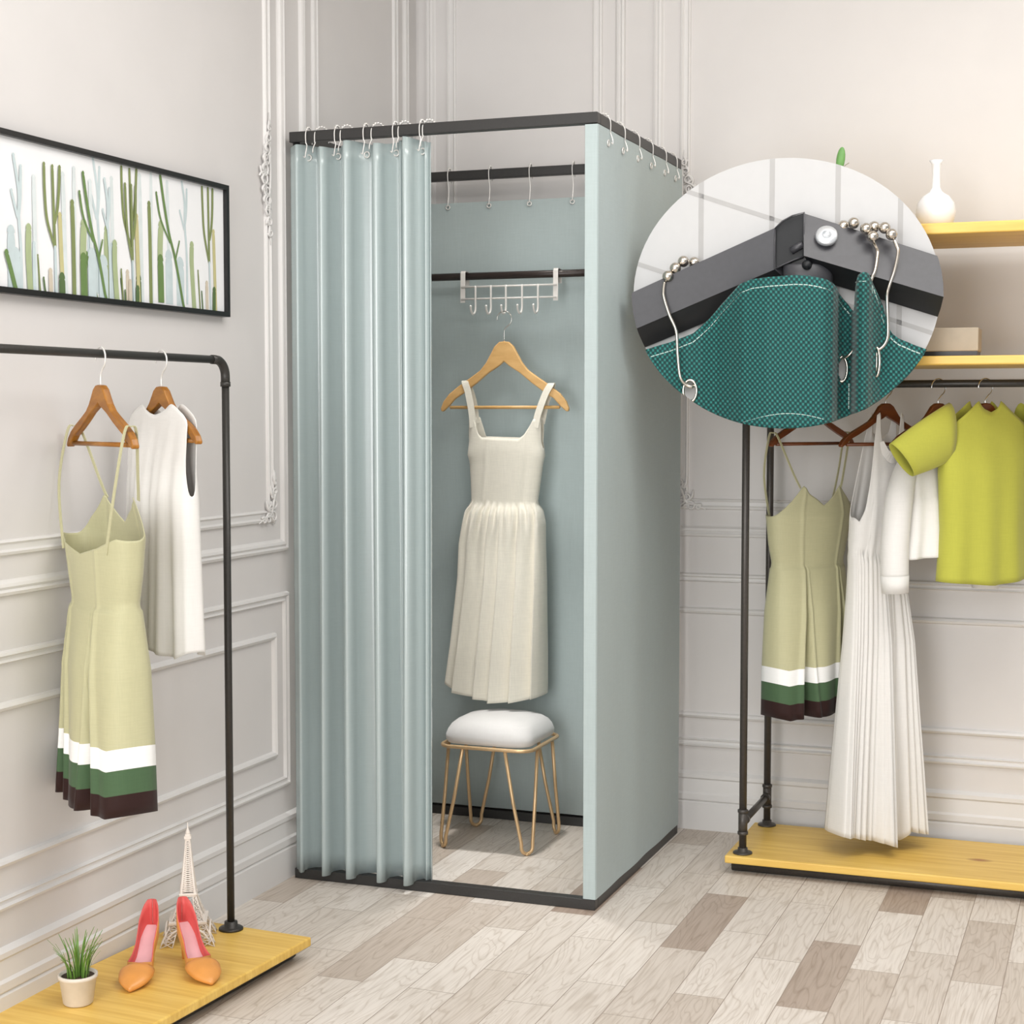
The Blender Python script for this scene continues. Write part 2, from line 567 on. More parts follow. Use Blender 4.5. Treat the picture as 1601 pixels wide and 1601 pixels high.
# ------------------------------------------------------------------ fitting room
X0, X1, Y0, Y1, HT, TK = -2.341, -1.382, 4.399, 5.327, 2.25, 0.031
fr = thing('fitting_room_frame', 'black metal square-tube frame of the curtained fitting room in the corner', 'frame', (X1, Y0, 0))
ox, oy = X1, Y0
def fbox(name, x0, x1, y0, y1, z0, z1, mat='black_metal'):
    mb = MB(); mb.box(x0 - ox, x1 - ox, y0 - oy, y1 - oy, z0, z1)
    return obj(name, mb, M[mat], fr, bevel=0.002)
for z in (0.0, HT - TK):
    nm = 'base_rail' if z == 0 else 'top_rail'
    fbox(nm, X0, X1, Y0, Y0 + TK, z, z + TK)
    fbox(nm, X0, X1, Y1 - TK, Y1, z, z + TK)
    fbox(nm, X0, X0 + TK, Y0 + TK, Y1 - TK, z, z + TK)
    fbox(nm, X1 - TK, X1, Y0 + TK, Y1 - TK, z, z + TK)
for x in (X0 + .004, X1 - TK + .006):
    for y in (Y0 + .006, Y1 - TK + .002):
        mb = MB(); mb.tube([(x - ox + .0115, y - oy + .0115, TK), (x - ox + .0115, y - oy + .0115, HT - TK)], .0105, 12)
        obj('post', mb, M['black_metal'], fr)
# garment rod across the back of the booth, carried by two side arms
RY, RZ = 5.215, 1.880
mb = MB(); mb.tube([(X0 + .02 - ox, RY - oy, RZ), (X1 - .02 - ox, RY - oy, RZ)], .0125, 14)
obj('garment_rod', mb, M['rod'], fr)
for x in (X0 + .016, X1 - .016):
    mb = MB(); mb.tube([(x - ox, RY - oy - .015, RZ), (x - ox, Y1 - .02 - oy, RZ)], .009, 8)
    obj('rod_arm', mb, M['rod'], fr)

# front curtain, gathered to one side
def u_px(p):      # a place across the curtain, measured on the photograph, as metres from its outer edge
    return (p - 450.0) * 0.00200
prof = [(450, -.012), (457, -.022), (463, -.030), (467, -.016), (471, .002), (479, .018), (486, .026), (489, .010), (492, .012), (496, .036), (499, .012), (502, -.036), (506, -.042), (510, -.030), (513, -.006), (518, .012), (526, .024), (528, .008), (531, .010), (535, .038), (538, .008), (541, -.040), (546, -.046), (550, -.034), (553, -.008), (560, .012), (574, .026), (577, .010), (580, .012), (583, .038), (585, .008), (588, -.040), (594, -.046), (598, -.034), (601, -.008), (607, .010), (616, .024), (619, .010), (622, .012), (627, .038), (630, .008), (634, -.042), (640, -.046), (644, -.034), (647, -.008), (652, .010), (658, .022), (660, .004), (663, .010), (666, .020), (668, .006)]
C = smooth_curve([(u_px(p) * (X0 + .007 + .437 - X0) / u_px(668) / .437 * .437, d, 0) for p, d in prof], 5)
cur = thing('front_curtain', 'pale sage curtain gathered in deep folds across half of the booth opening', 'curtain', (X0 + .004, Y0 + .014, 0.03))
rows = []
NZ = 40
for i in range(NZ + 1):
    t = i / NZ
    z = (2.204 - 0.03) * (1 - t)
    row = []
    for j, p in enumerate(C):
        k = 0.86 + 0.22 * t + 0.03 * math.sin(3.1 * t + p.x * 9)
        sag = 0.007 * (1 - t) ** 6 * math.sin(p.x * 38) if t < .3 else 0
        row.append((p.x + 0.004 * math.sin(2.2 * t + p.x * 20) * t, p.y * k, z + sag - (0.006 if t == 1 and p.y < -.02 else 0)))
    rows.append(row)
mb = MB(); mb.grid(rows)
obj('cloth', mb, M['curtain'], cur, solid=0.0022)
front_rings = [-2.2863, -2.1918, -2.0986, -2.0046, -1.9199]
def grommet_mb(c, n, R=.0085, r=.0022):
    """a ring round c whose axis is n ('x' or 'y')"""
    mb = MB()
    pts = []
    for k in range(14):
        a = 2 * PI * k / 14
        pts.append((c[0] + R * math.cos(a), c[1], c[2] + R * math.sin(a)) if n == 'y' else (c[0], c[1] + R * math.cos(a), c[2] + R * math.sin(a)))
    mb.tube(pts, r, 6, closed=True)
    return mb
def depth_at(x):
    best = min(C, key=lambda p: abs(p.x - x))
    return best.y * .87
for x in front_rings:
    lx = x - (X0 + .004)
    obj('grommet', grommet_mb((lx, depth_at(lx) - .004, 2.174 - .03), 'y'), M['hook'], cur)

# side curtain: a flat sheet round the front post and along the side
sc_ = thing('side_curtain', 'flat sage curtain sheet closing the booth side that faces the clothes rack', 'curtain', (X1, Y0, 0.032))
path = [(X1 - .036, Y0 + .060), (X1 - .036, Y0 + .004), (X1 - .034, Y0 - .001), (X1 + .000, Y0 - .001), (X1 + .002, Y0 + .004)]
for k in range(1, 33):
    t = k / 32
    path.append((X1 + .002 + .0018 * math.sin(t * 19) * math.sin(PI * t), Y0 + .004 + (Y1 - .002 - Y0 - .004) * t))
rows = [[(x - X1, y - Y0, z) for x, y in path] for z in (2.184, 1.6, 1.0, .5, 0.0)]
mb = MB(); mb.grid(rows, smooth=False)
obj('cloth', mb, M['curtain_flat'], sc_, solid=0.0018)
side_rings = [4.4877, 4.6331, 4.7874, 4.9366, 5.0946, 5.2295]
for y in side_rings:
    obj('grommet', grommet_mb((.0055, y - Y0, 2.176 - .032), 'x'), M['hook'], sc_)

# back curtain
bc = thing('back_curtain', 'flat sage curtain sheet closing the back of the booth behind the cream dress', 'curtain', (X0, Y1 - .034, 0.04))
rows = []
for i in range(9):
    z = (2.140 - .04) * (1 - i / 8)
    rows.append([(.006 + (X1 - X0 - .046) * j / 40, .002 * math.sin(j * .7) * math.sin(i * .5 + .4), z) for j in range(41)])
mb = MB(); mb.grid(rows)
obj('cloth', mb, M['curtain_flat'], bc, solid=0.0018)
back_hooks = [-2.2032, -2.0513, -1.9045, -1.7512, -1.60, -1.45]
for x in back_hooks[:4]:
    obj('grommet', grommet_mb((x + .003 - X0, -.004, 2.125 - .04), 'y', .007), M['hook'], bc)

# curtain hooks: bent wire over the rail with a row of small beads on top
def hook_mesh(drop, half=.0155, r=.0017, back=.035):
    mb = MB()
    pts = [(-.006, -half - .010, -drop + .004), (0, -half - .013, -drop), (.002, -half - .013, -drop + .012), (.003, -half - .006, -drop * .55), (.0, -half - .007, -.035), (-.001, -half - .006, -.008), (0, -half * .7, .006), (0, 0, .011), (0, half * .7, .006), (0, half + .006, -.008), (0, half + .006, -back)]
    mb.tube(smooth_curve(pts, 4), r, 6)
    for k in range(5):
        a = PI * (0.18 + 0.64 * k / 4)
        mb.ball((0, half * 1.15 * math.cos(a), -.004 + .0155 * math.sin(a)), .0036, 8)
    return mb
def place_hooks(name, mesh_drop, spots, label, cat, group):
    first = None
    for (x, y, z, rz) in spots:
        if first is None:
            first = obj(name, hook_mesh(mesh_drop), M['hook'])
            o = first
        else:
            o = first.copy()
            COL.objects.link(o)
        o.location = (x, y, z)
        o.rotation_euler = (0, 0, rz)
        tag(o, label, cat, group)
yc = Y0 + TK / 2
place_hooks('curtain_hook', .080, [(x + .004, yc, HT, .04) for x in front_rings], 'white wire curtain hook hanging straight over the front rail above the gathered curtain', 'hook', 'hooks of the front curtain seen edge on')
place_hooks('curtain_hook', .066, [(x, yc, HT, -.75) for x in (-2.240, -2.156, -2.056, -1.970, -1.893)], 'white wire curtain hook turned sideways with its beaded arc above the front rail', 'hook', 'hooks of the front curtain turned sideways')
place_hooks('curtain_hook', .074, [(X1 - TK / 2, y + .012, HT, PI / 2 + .25) for y in side_rings], 'white wire curtain hook over the rail of the flat side curtain', 'hook', 'hooks of the side curtain')
place_hooks('curtain_hook', .122, [(x, Y1 - TK / 2, HT, .12) for x in back_hooks[:4]], 'long white wire curtain hook hanging from the back rail inside the booth', 'hook', 'hooks of the back curtain')

# ------------------------------------------------------------------ hook rack on the rod
hr = thing('hook_rack', 'white five-hook rack hung over the dark garment rod in the booth', 'hook rack', (-1.945, RY, RZ))
def RX(px): return (px - 795) * .00226
def RZZ(py): return -(py - 430) * .00214
for px in (723, 870):
    mb = MB()
    x = RX(px)
    mb.ribbon([(x, .020, -.03), (x, .0175, .010), (x, .013, .0165), (x, -.013, .0165), (x, -.0175, .010), (x, -.019, RZZ(472))], (1, 0, 0), .017, .002)
    obj('strap', mb, M['rack_white'], hr)
for py in (447.5, 466.5):
    mb = MB(); mb.tube([(RX(721), -.023, RZZ(py)), (RX(872), -.023, RZZ(py))], .0032, 8)
    obj('crossbar', mb, M['rack_white'], hr)
HK = [745, 769.6, 793.5, 819, 844]
for px in HK:
    x = RX(px)
    mb = MB()
    mb.tube(smooth_curve([(x, -.028, RZZ(446)), (x, -.028, RZZ(468)), (x, -.028, RZZ(482)), (x - .001, -.034, RZZ(489)), (x - .002, -.048, RZZ(491)), (x - .003, -.060, RZZ(486)), (x - .003, -.064, RZZ(480))], 4), .0036, 8)
    mb.ball((x - .003, -.064, RZZ(479.5)), .0046, 8)
    obj('hook', mb, M['rack_white'], hr)

# ------------------------------------------------------------------ hangers
def hanger(name, label, wood, loc, rotz, half=.232, th=.014, hookh=.10, group=None, metal='chrome', kv=1.0):
    """wooden hanger; origin at the top of the wood, arms along x"""
    k = half / 535.0
    up = [(0, 0), (40, -5), (80, -40), (110, -95), (150, -165), (200, -225), (280, -280), (380, -345), (460, -405), (510, -465), (533, -520), (528, -543), (512, -545)]
    lo = [(460, -500), (410, -445), (330, -395), (230, -325), (130, -245), (40, -190), (0, -156)]
    right = [(x, z * kv) for x, z in up + lo]
    poly = [(x * k, z * k) for x, z in right] + [(-x * k, z * k) for x, z in reversed(right[1:-1])]
    h = thing(name, label, 'hanger', loc, rotz, group)
    mb = MB(); mb.prism(poly, lambda a, b, d: (a, d, b), -th / 2, th / 2)
    obj('arms', mb, M[wood], h, bevel=.004)
    mb = MB(); mb.tube([(-455 * k, 0, -512 * k * kv), (455 * k, 0, -512 * k * kv)], .0055, 10)
    obj('trouser_bar', mb, M[wood], h)
    mb = MB()
    R = .026
    pts = [(0, 0, -.004), (0, 0, hookh - 2 * R - .012), (R * .45, 0, hookh - 1.9 * R)]
    for i in range(12):
        a = -0.95 + (PI + 0.95 + .15) * i / 11
        pts.append((R * math.cos(a), 0, hookh - R + R * math.sin(a)))
    mb.tube(smooth_curve(pts, 3), .0021, 8)
    obj('wire_hook', mb, M[metal], h)
    return h

DY = 5.158                          # plane of the booth dress, under the tips of the rack hooks
hanger('clothes_hanger', 'pale wooden hanger under the white hook rack, carrying the cream dress', 'light_wood', (-1.943, DY, 1.656), 0, .230)

# ------------------------------------------------------------------ garments
def garment(name, mats, rows, topF, topB, hem, b, fold=None, parent=None, bands=(), nu=72, nz=34, zoff=0.0, shear=None, solid=.0016, power=.75):
    """hollow garment body. rows: [(z, xl, xr)], topF/topB: [(u, z)], hem: [(u, z)], b: [(z, half depth)]
    fold(u, t, side, z) -> push along y (outwards positive).  bands: [(height over hem, material)] bottom up"""
    R = sorted(rows)
    xl = [(z, a) for z, a, _ in R]
    xr = [(z, c) for z, _, c in R]
    b = sorted(b)
    cols = []
    for j in range(nu):
        ph = 2 * PI * j / nu
        cx, sy = math.cos(ph), math.sin(ph)
        cols.append(((1 - cx) / 2, math.copysign(abs(sy) ** power, sy) if abs(sy) > 1e-6 else 0.0))
    bh = [h for h, _ in bands]
    grid = []
    total = nz + len(bands) * 2
    for i in range(total + 1):
        row = []
        for u, sd in cols:
            zt = interp(topF, u) if sd >= 0 else interp(topB, u)
            zh = interp(hem, u)
            zb = zh + (bh[-1] if bh else 0)
            if i <= nz:
                z = zt + (zb - zt) * i / nz
            else:
                q = i - nz
                lev = [0] + bh
                idx = len(bands) - (q - 1) // 2
                top, bot = lev[idx], lev[idx - 1]
                z = zh + (top + bot) / 2 if q % 2 else zh + bot
            t = (zt - z) / max(zt - zh, 1e-6)
            l, r = interp(xl, z), interp(xr, z)
            y = -interp(b, z) * sd
            if fold:
                y -= fold(u, t, 1 if sd >= 0 else -1, z) * (1 if sd >= 0 else -1) * min(1, abs(sd) * 2.5)
            row.append((l + (r - l) * u, y, z))
        grid.append(row)
    mb = MB()
    mb.grid(grid, wrap=True)
    if bands:
        n = len(cols)
        for i in range(total):
            mi = 0
            if i >= nz:
                mi = bands[len(bands) - 1 - (i - nz) // 2][1]
            for j in range(n):
                mb.m[i * n + j] = mi
    return obj(name, mb, mats, parent, solid=solid)

def cz(py): return 1.447 - (py - 632) * .00218
def cx_(px): return (px - 795) * .0023
cd = thing('cream_dress', 'cream linen pinafore dress hanging inside the booth above the white stool', 'dress', (-1.943, DY, 0))
rows = [(cz(p), cx_(a), cx_(c)) for p, a, c in [(600, 738, 860), (640, 738, 860), (690, 741, 854), (710, 738.5, 857), (723, 742, 854), (760, 744, 849), (783, 744.5, 846), (787, 743, 848), (796, 737, 853), (815, 733, 856), (848, 727, 857), (903, 725.5, 858), (1008, 716, 858), (1065, 708, 858), (1090, 706, 857)]]
tF = [(0, cz(700)), (.012, cz(676)), (.03, cz(655)), (.10, cz(655)), (.125, cz(664)), (.165, cz(678)), (.215, cz(683)), (.72, cz(685)), (.78, cz(679)), (.845, cz(664)), (.875, cz(655)), (.96, cz(655)), (.985, cz(676)), (1, cz(700))]
tB = [(0, cz(700)), (.02, cz(672)), (.05, cz(652)), (.12, cz(652)), (.18, cz(682)), (.82, cz(684)), (.88, cz(652)), (.95, cz(652)), (.98, cz(672)), (1, cz(700))]
hm = [(0, cz(1063)), (.13, cz(1076)), (.3, cz(1081)), (.46, cz(1085)), (.53, cz(1088)), (.72, cz(1087)), (.9, cz(1082)), (1, cz(1078))]
creases = [-.02, .126, .37, .525, .73, .93, 1.02]
zw = cz(787)
def cream_fold(u, t, side, z):
    if z > zw:
        return .0035 * math.exp(-((u - .22 - .10 * (z - zw) / .25) / .03) ** 2) - .003 * math.exp(-((u - .82) / .04) ** 2)
    s = (zw - z) / .65
    d = 0.0
    uc = [c + (0.5 - c) * 0 for c in creases]
    for a, c in zip(uc, uc[1:]):
        if a <= u < c:
            q = (u - a) / (c - a)
            d = (.004 + .040 * min(1, s * 1.3)) * (1 - q) ** 0.8 * min(1, q / .045)
    g = .0065 * math.exp(-((s - .04) / .09) ** 2) * math.sin(2 * PI * 10.5 * u) + .004 * math.sin(2 * PI * 6.3 * u + .8) * math.exp(-((s - .2) / .2) ** 2)
    puff = .005 * math.exp(-((s - .10) / .10) ** 2)
    return d + g + puff
garment('bodice_and_skirt', M['cream'], rows, tF, tB, hm, [(cz(1090), .075), (cz(900), .062), (cz(800), .050), (zw, .040), (cz(700), .042), (cz(640), .030)], cream_fold, cd, nu=260, nz=84)
for pts in ([(750, -.0235, 668), (747.5, -.021, 645), (741, -.015, 615), (735, -.009, 599), (734, 0, 596.5), (735, .009, 599), (743, .018, 625), (748, .0215, 662)], [(846.5, -.0235, 668), (850, -.021, 648), (860, -.015, 618), (867, -.009, 604), (867.5, 0, 601), (867, .009, 604), (857, .018, 628), (849, .0215, 662)]):
    mb = MB(); mb.ribbon(smooth_curve([(cx_(p), y, cz(q)) for p, y, q in pts], 4), (1, 0, 0), .023, .0022)
    obj('shoulder_strap', mb, M['cream'], cd)

# sage dress with a striped hem: local x across, z measured on the one at the far rack
GS = 1 / 503.0
def gz(py): return 1.3287 - (py - 690) * GS
def gx(px, k=.80): return (px - 1264) * GS / k
def sage_fold(u, t, side, z):
    zw_ = gz(880)
    d = .003 * math.exp(-((u - .27) / .02) ** 2) + .003 * math.exp(-((u - .79) / .02) ** 2)
    if z < zw_:
        s = (zw_ - z) / .47
        d += .0045 * min(1, s / .012)
        for c, w in ((.31, .011), (.80, .011)):
            wd = w + .040 * s
            x = (u - c - .01 * s) / wd
            d -= (.020 + .052 * s) * math.exp(-x ** 4)
            d += (.004 + .012 * s) * (math.exp(-((x - 1.8) / .7) ** 2) + math.exp(-((x + 1.8) / .7) ** 2))
        d += .010 * s * math.sin(2 * PI * 2.2 * u + .6)
    return d
def sage_dress(name, label, loc, rotz):
    r = thing(name, label, 'dress', loc, rotz)
    rows = [(gz(p), gx(a), gx(c)) for p, a, c in [(754, 1213, 1318), (783, 1202, 1326), (796, 1198, 1328), (843, 1202, 1321), (872, 1207, 1316), (884, 1206, 1317), (950, 1201, 1321), (1040, 1199, 1323), (1117, 1200, 1325)]]
    tF = [(0, gz(800)), (.03, gz(796)), (.12, gz(778)), (.20, gz(760)), (.235, gz(753)), (.27, gz(757)), (.33, gz(766)), (.43, gz(774)), (.52, gz(784)), (.60, gz(777)), (.70, gz(766)), (.78, gz(756)), (.81, gz(753)), (.86, gz(764)), (.94, gz(780)), (1, gz(800))]
    tB = [(0, gz(800)), (.06, gz(798)), (.25, gz(810)), (.5, gz(818)), (.75, gz(810)), (.94, gz(798)), (1, gz(800))]
    hm = [(0, gz(1112)), (.1, gz(1116)), (.28, gz(1113)), (.5, gz(1113)), (.8, gz(1108)), (1, gz(1104))]
    garment('dress_body', [M['sage_dress'], M['white_band'], M['green_band'], M['brown_band']], rows, tF, tB, hm, [(gz(1117), .075), (gz(950), .068), (gz(875), .050), (gz(800), .062), (gz(754), .050)], sage_fold, r, bands=[(.050, 3), (.107, 2), (.155, 1)], nu=240, nz=90)
    for sgn in (-1, 1):
        xt, xb = sgn * .152, sgn * .082
        zt = 1.4465 + .010 - .172 / 535 * .76 * 415 + .004
        pts = [(xb, -.050, gz(757)), (xb + sgn * .02, -.040, gz(735)), (xt - sgn * .006, -.016, zt - .006), (xt, 0, zt + .006), (xt + sgn * .002, .016, zt - .006), (xt + sgn * .0, .040, gz(740)), (xb + sgn * .034, .047, gz(816))]
        mb = MB(); mb.ribbon(smooth_curve(pts, 5), (1, .2, 0), .0085, .002)
        obj('spaghetti_strap', mb, M['sage_dress'], r)
    return r

# ------------------------------------------------------------------ clothes rack on the far side, with shelves
rk = thing('pipe_clothes_rack', 'dark pipe clothes rack with knotty pine base board and shelves by the back wall', 'clothes rack', (-1.12, 4.89, 0))
ax, ay = -1.12, 4.89
RL = 1.30
def rbox(name, x0, x1, y0, y1, z0, z1, mat):
    mb = MB(); mb.box(x0, x1, y0, y1, z0, z1)
    return obj(name, mb, M[mat], rk, bevel=.004)
rbox('base_board', 0, RL, 0, .442, .036, .060, 'pine')
for y in (.060, .385):
    mb = MB(); mb.tube([(.012, y, .018), (RL - .012, y, .018)], .018, 12)
    obj('base_pipe', mb, M['pipe'], rk)
for x, y in ((.047, .044), (.047, .413), (RL - .047, .044), (RL - .047, .413)):
    mb = MB(); mb.tube([(x, y, .060), (x, y, 1.935)], .0115, 14)
    p = obj('pole', mb, M['pipe'], rk)
    mb = MB(); mb.lathe([(.030, 0), (.030, .004), (.027, .006), (.016, .007), (.015, .018)], (x, y, .060), 20)
    obj('flange', mb, M['pipe'], p)
    zc = .158
    mb = MB()
    for dz in (-.034, .034):
        mb.lathe([(.0125, -.006), (.0165, -.004), (.0165, .004), (.0125, .006)], (x, y, zc + dz), 16)
    mb.lathe([(.0142, -.034), (.0142, .034)], (x, y, zc), 16)
    obj('tee_coupling', mb, M['pipe'], p)
for x in (.047, RL - .047):
    mb = MB(); mb.tube([(x, .044, .158), (x, .413, .158)], .011, 12)
    mb.tube([(x, .060, .158), (x, .085, .158)], .0145, 12)
    mb.tube([(x, .372, .158), (x, .397, .158)], .0145, 12)
    obj('crossbar', mb, M['pipe'], rk)
    mb = MB(); mb.tube([(x, .044, 1.505), (x, .413, 1.505)], .010, 12)
    obj('bar_support', mb, M['pipe_dark'], rk)
mb = MB(); mb.tube([(.047, .230, 1.505), (RL - .047, .230, 1.505)], .0115, 12)
obj('hanging_bar', mb, M['pipe_dark'], rk)
rbox('shelf', 0.0, RL, .0, .442, 1.555, 1.581, 'pine')
rbox('shelf', 0.0, RL, .0, .442, 1.930, 1.962, 'pine')
BARZ = 1.5165
def rax(px): return -0.9008 + (px - 1272) * .001958
def hang_far(px, wood, label, ang, half, dz=0.0):
    return hanger('clothes_hanger', label, wood, (rax(px), 5.12, BARZ - .070 - dz), math.radians(ang), half, .017, .073, kv=.76)
hang_far(1270, 'brown_wood', 'dark brown hanger carrying the sage dress with striped hem on the shelved pipe rack', 52, .172)
sage_dress('sage_dress', 'sage green strappy dress with white, green and brown hem bands beside the rack poles', (rax(1267), 5.12, -.010), math.radians(52))
hang_far(1384, 'brown_wood', 'dark brown hanger carrying the long white pleated dress', 46, .172)

# long white halter dress
wd = thing('white_pleated_dress', 'long white sleeveless halter dress with pleated skirt reaching down to the pine board', 'dress', (rax(1384), 5.12, 0), math.radians(46))
def wz(py): return 1.3299 - (py - 690) * GS
def wx(px, k=.84): return (px - 1380) * GS / k
def white_fold(u, t, side, z):
    zw_ = wz(864)
    if z > zw_:
        return .004 * math.sin(2 * PI * 5 * u) * min(1, t * 2) - .005 * math.exp(-((z - zw_) / .02) ** 2)
    s = (zw_ - z) / .86
    tri = 2 * abs(((u * 17 + .9 * math.sin(5 * u) + .5 * math.sin(13 * u)) % 1) - .5)
    big = math.sin(2 * PI * 2.4 * u + .9) + .6 * math.sin(2 * PI * 4.1 * u + 2.0)
    return (.004 + .016 * s) * (tri - .5) + .026 * s * big
rows = [(wz(p), wx(a), wx(c)) for p, a, c in [(655, 1345, 1418), (700, 1339, 1418), (760, 1334, 1415), (810, 1329, 1412), (864, 1327, 1404), (880, 1328, 1407), (930, 1327, 1414), (1000, 1324, 1424), (1100, 1318, 1430), (1200, 1312, 1437), (1315, 1306, 1444)]]
tF = [(0, wz(806)), (.04, wz(812)), (.10, wz(792)), (.15, wz(750)), (.18, wz(712)), (.195, wz(684)), (.205, wz(650)), (.275, wz(645)), (.30, wz(672)), (.37, wz(697)), (.46, wz(706)), (.55, wz(707)), (.63, wz(698)), (.70, wz(674)), (.725, wz(645)), (.795, wz(650)), (.81, wz(690)), (.88, wz(760)), (.95, wz(808)), (1, wz(806))]
tB = [(0, wz(806)), (.06, wz(780)), (.14, wz(720)), (.205, wz(650)), (.275, wz(645)), (.33, wz(676)), (.5, wz(686)), (.67, wz(676)), (.725, wz(645)), (.795, wz(650)), (.88, wz(740)), (1, wz(806))]
hm = [(0, wz(1294)), (.10, wz(1296)), (.25, wz(1303)), (.42, wz(1308)), (.55, wz(1315)), (.68, wz(1312)), (.75, wz(1297)), (.85, wz(1301)), (1, wz(1305))]
garment('dress_body', M['white_cloth'], rows, tF, tB, hm, [(wz(1315), .062), (wz(1100), .056), (wz(870), .046), (wz(800), .050), (wz(664), .022)], white_fold, wd, nu=220, nz=60)
# neckband
mb = MB()
nb = []
for k in range(15):
    u = .325 + (.675 - .325) * k / 14
    z = interp(tF, u)
    nb.append((wx(1339) + (wx(1418) - wx(1339)) * u, -.030 - .014 * math.sin(PI * k / 14), z - .018))
mb.ribbon(nb, (0, 0, 1), [.006 + .026 * math.sin(PI * (k + .3) / 14.6) ** .6 for k in range(15)], .003)
obj('neckband', mb, M['white_cloth'], wd)

hang_far(1464, 'brown_wood', 'dark brown hanger carrying the white long-sleeved blouse', 44, .172)
# white blouse with a long sleeve
bl = thing('white_blouse', 'white long-sleeved cropped blouse half hidden behind the lime top', 'blouse', (rax(1464), 5.12, 0), math.radians(44))
def bx(px, k=.76): return (px - 1464) * GS / k
def bz(py): return 1.3308 - (py - 690) * GS
rows = [(bz(p), bx(a), bx(c)) for p, a, c in [(660, 1420, 1508), (700, 1414, 1514), (776, 1420, 1508), (830, 1416, 1512), (870, 1410, 1518)]]
top = [(0, bz(712)), (.06, bz(700)), (.35, bz(664)), (.42, bz(670)), (.58, bz(670)), (.65, bz(664)), (.94, bz(700)), (1, bz(712))]
hmB = [(0, bz(868)), (.3, bz(864)), (.6, bz(869)), (1, bz(866))]
garment('blouse_body', M['white_cloth'], rows, top, top, hmB, [(bz(870), .070), (bz(776), .052), (bz(660), .022)], lambda u, t, s, z: (.008 * math.sin(2 * PI * 4 * u) * t + (.004 if z < bz(776) else 0)), bl, nu=96, nz=44)
for sg in (-1, 1):
    c = 1464 + sg * 54
    pts = [(bx(c - sg * 24), 0, bz(702)), (bx(c - sg * 10), -.006, bz(726)), (bx(c + sg * 3), -.014, bz(772)), (bx(c + sg * 10), -.020, bz(840)), (bx(c + sg * 11), -.024, bz(893))]
    P = smooth_curve(pts, 6)
    mb = MB(); mb.tube(P, [.022 + .019 * min(1, i / 12) for i in range(len(P))], 20, cap=False)
    s_ = obj('sleeve', mb, M['white_cloth'], bl, solid=.0016)
    q = P[-1]
    mb = MB(); mb.tube([(q.x, q.y, q.z + .004), (q.x - sg * .002, q.y - .001, q.z - .048)], [.041, .038], 20, cap=False)
    obj('cuff', mb, M['white_cloth'], s_, solid=.003)

hang_far(1534, 'brown_wood', 'dark brown hanger carrying the lime short-sleeved top', 42, .172)
# lime top with short sleeves
lt = thing('lime_top', 'lime yellow short-sleeved top at the outer end of the row of clothes', 'top', (rax(1534), 5.12, 0), math.radians(42))
def lx_(px, k=.76): return (px - 1534) * GS / k
def lz(py): return 1.3314 - (py - 690) * GS
rows = [(lz(p), lx_(a), lx_(c)) for p, a, c in [(630, 1485, 1583), (660, 1472, 1596), (735, 1474, 1594), (820, 1478, 1590), (905, 1474, 1594)]]
top = [(0, lz(690)), (.05, lz(672)), (.34, lz(628)), (.40, lz(640)), (.5, lz(646)), (.60, lz(640)), (.66, lz(628)), (.95, lz(672)), (1, lz(690))]
garment('top_body', M['lime'], rows, top, top, [(0, lz(900)), (.5, lz(906)), (1, lz(898))], [(lz(905), .060), (lz(735), .056), (lz(628), .022)], lambda u, t, s, z: .006 * math.sin(2 * PI * 3 * u) * t, lt, nu=80, nz=30)
for sg in (-1, 1):
    # a flat wide sleeve sticking out from the shoulder
    c0, c1 = 1534 + sg * 50, 1534 + sg * 121
    n = 20
    ring = []
    for k in range(9):
        t = k / 8
        ca = c0 + (c1 - c0) * t
        pmid = 676 + (716 - 676) * t
        tilt = sg * (14 * t)
        hw = 44 - 20 * t
        row = []
        for j in range(n):
            a = 2 * PI * j / n
            v = math.sin(a) * hw
            row.append((lx_(ca + v * .62 * sg * t), -math.cos(a) * (.040 - .012 * t) - .03 * t, lz(pmid - v)))
        ring.append(row)
    mb = MB(); mb.grid(ring, wrap=True)
    obj('sleeve', mb, M['lime'], lt, solid=.0018)

# things on the rack shelves
vs_ = thing('vase', 'round white glazed vase with slim neck on the upper pine shelf', 'vase', (-.537, 5.08, 1.962))
mb = MB(); mb.lathe([(.026, 0), (.036, .004), (.052, .022), (.0595, .050), (.055, .078), (.040, .099), (.020, .112), (.0125, .125), (.0115, .165), (.014, .195), (.021, .206), (.018, .206), (.010, .190)], (0, 0, 0), 32)
obj('body', mb, M['ceramic'], vs_)
pl = thing('potted_succulent', 'small succulent with paddle leaves peeping over the oval inset board', 'plant', (-.825, 5.08, 1.962))
mb = MB(); mb.lathe([(.036, 0), (.040, .004), (.050, .085), (.053, .090), (.053, .098), (.047, .098), (.045, .088)], (0, 0, 0), 24)
p_ = obj('pot', mb, M['clay'], pl)
mb = MB(); mb.lathe([(.0455, .084), (.044, .090)], (0, 0, 0), 20)
obj('soil', mb, M['soil'], p_)
for (x, z, a, rx, rz_, ry) in ((.004, .224, .12, .0135, .038, .008), (-.020, .150, -.5, .012, .032, .007), (.022, .150, .6, .011, .030, .007), (.000, .140, .0, .011, .050, .008)):
    mb = MB(); mb.ball((0, 0, 0), (rx, ry, rz_), 14)
    mb.tube([(0, 0, -rz_ * .8), (-math.sin(a) * .02 - x * .5, 0, -rz_ - max(0, z - rz_ - .09) - .006)], .003, 6)
    o = obj('leaf', mb, M['leaf'], pl, loc=(x, 0, z))
    o.rotation_euler = (0, a, 0)
mb = MB(); mb.tube(smooth_curve([(.004, 0, .09), (.006, 0, .17), (.014, -.002, .200), (.030, -.004, .212)], 5), .0016, 6)
obj('twig', mb, M['twig'], pl)
bxs = thing('small_box', 'small grey-brown box with a black base on the lower pine shelf', 'box', (-.50, 5.03, 1.581))
mb = MB(); mb.box(-.075, .10, -.05, .07, .016, .085)
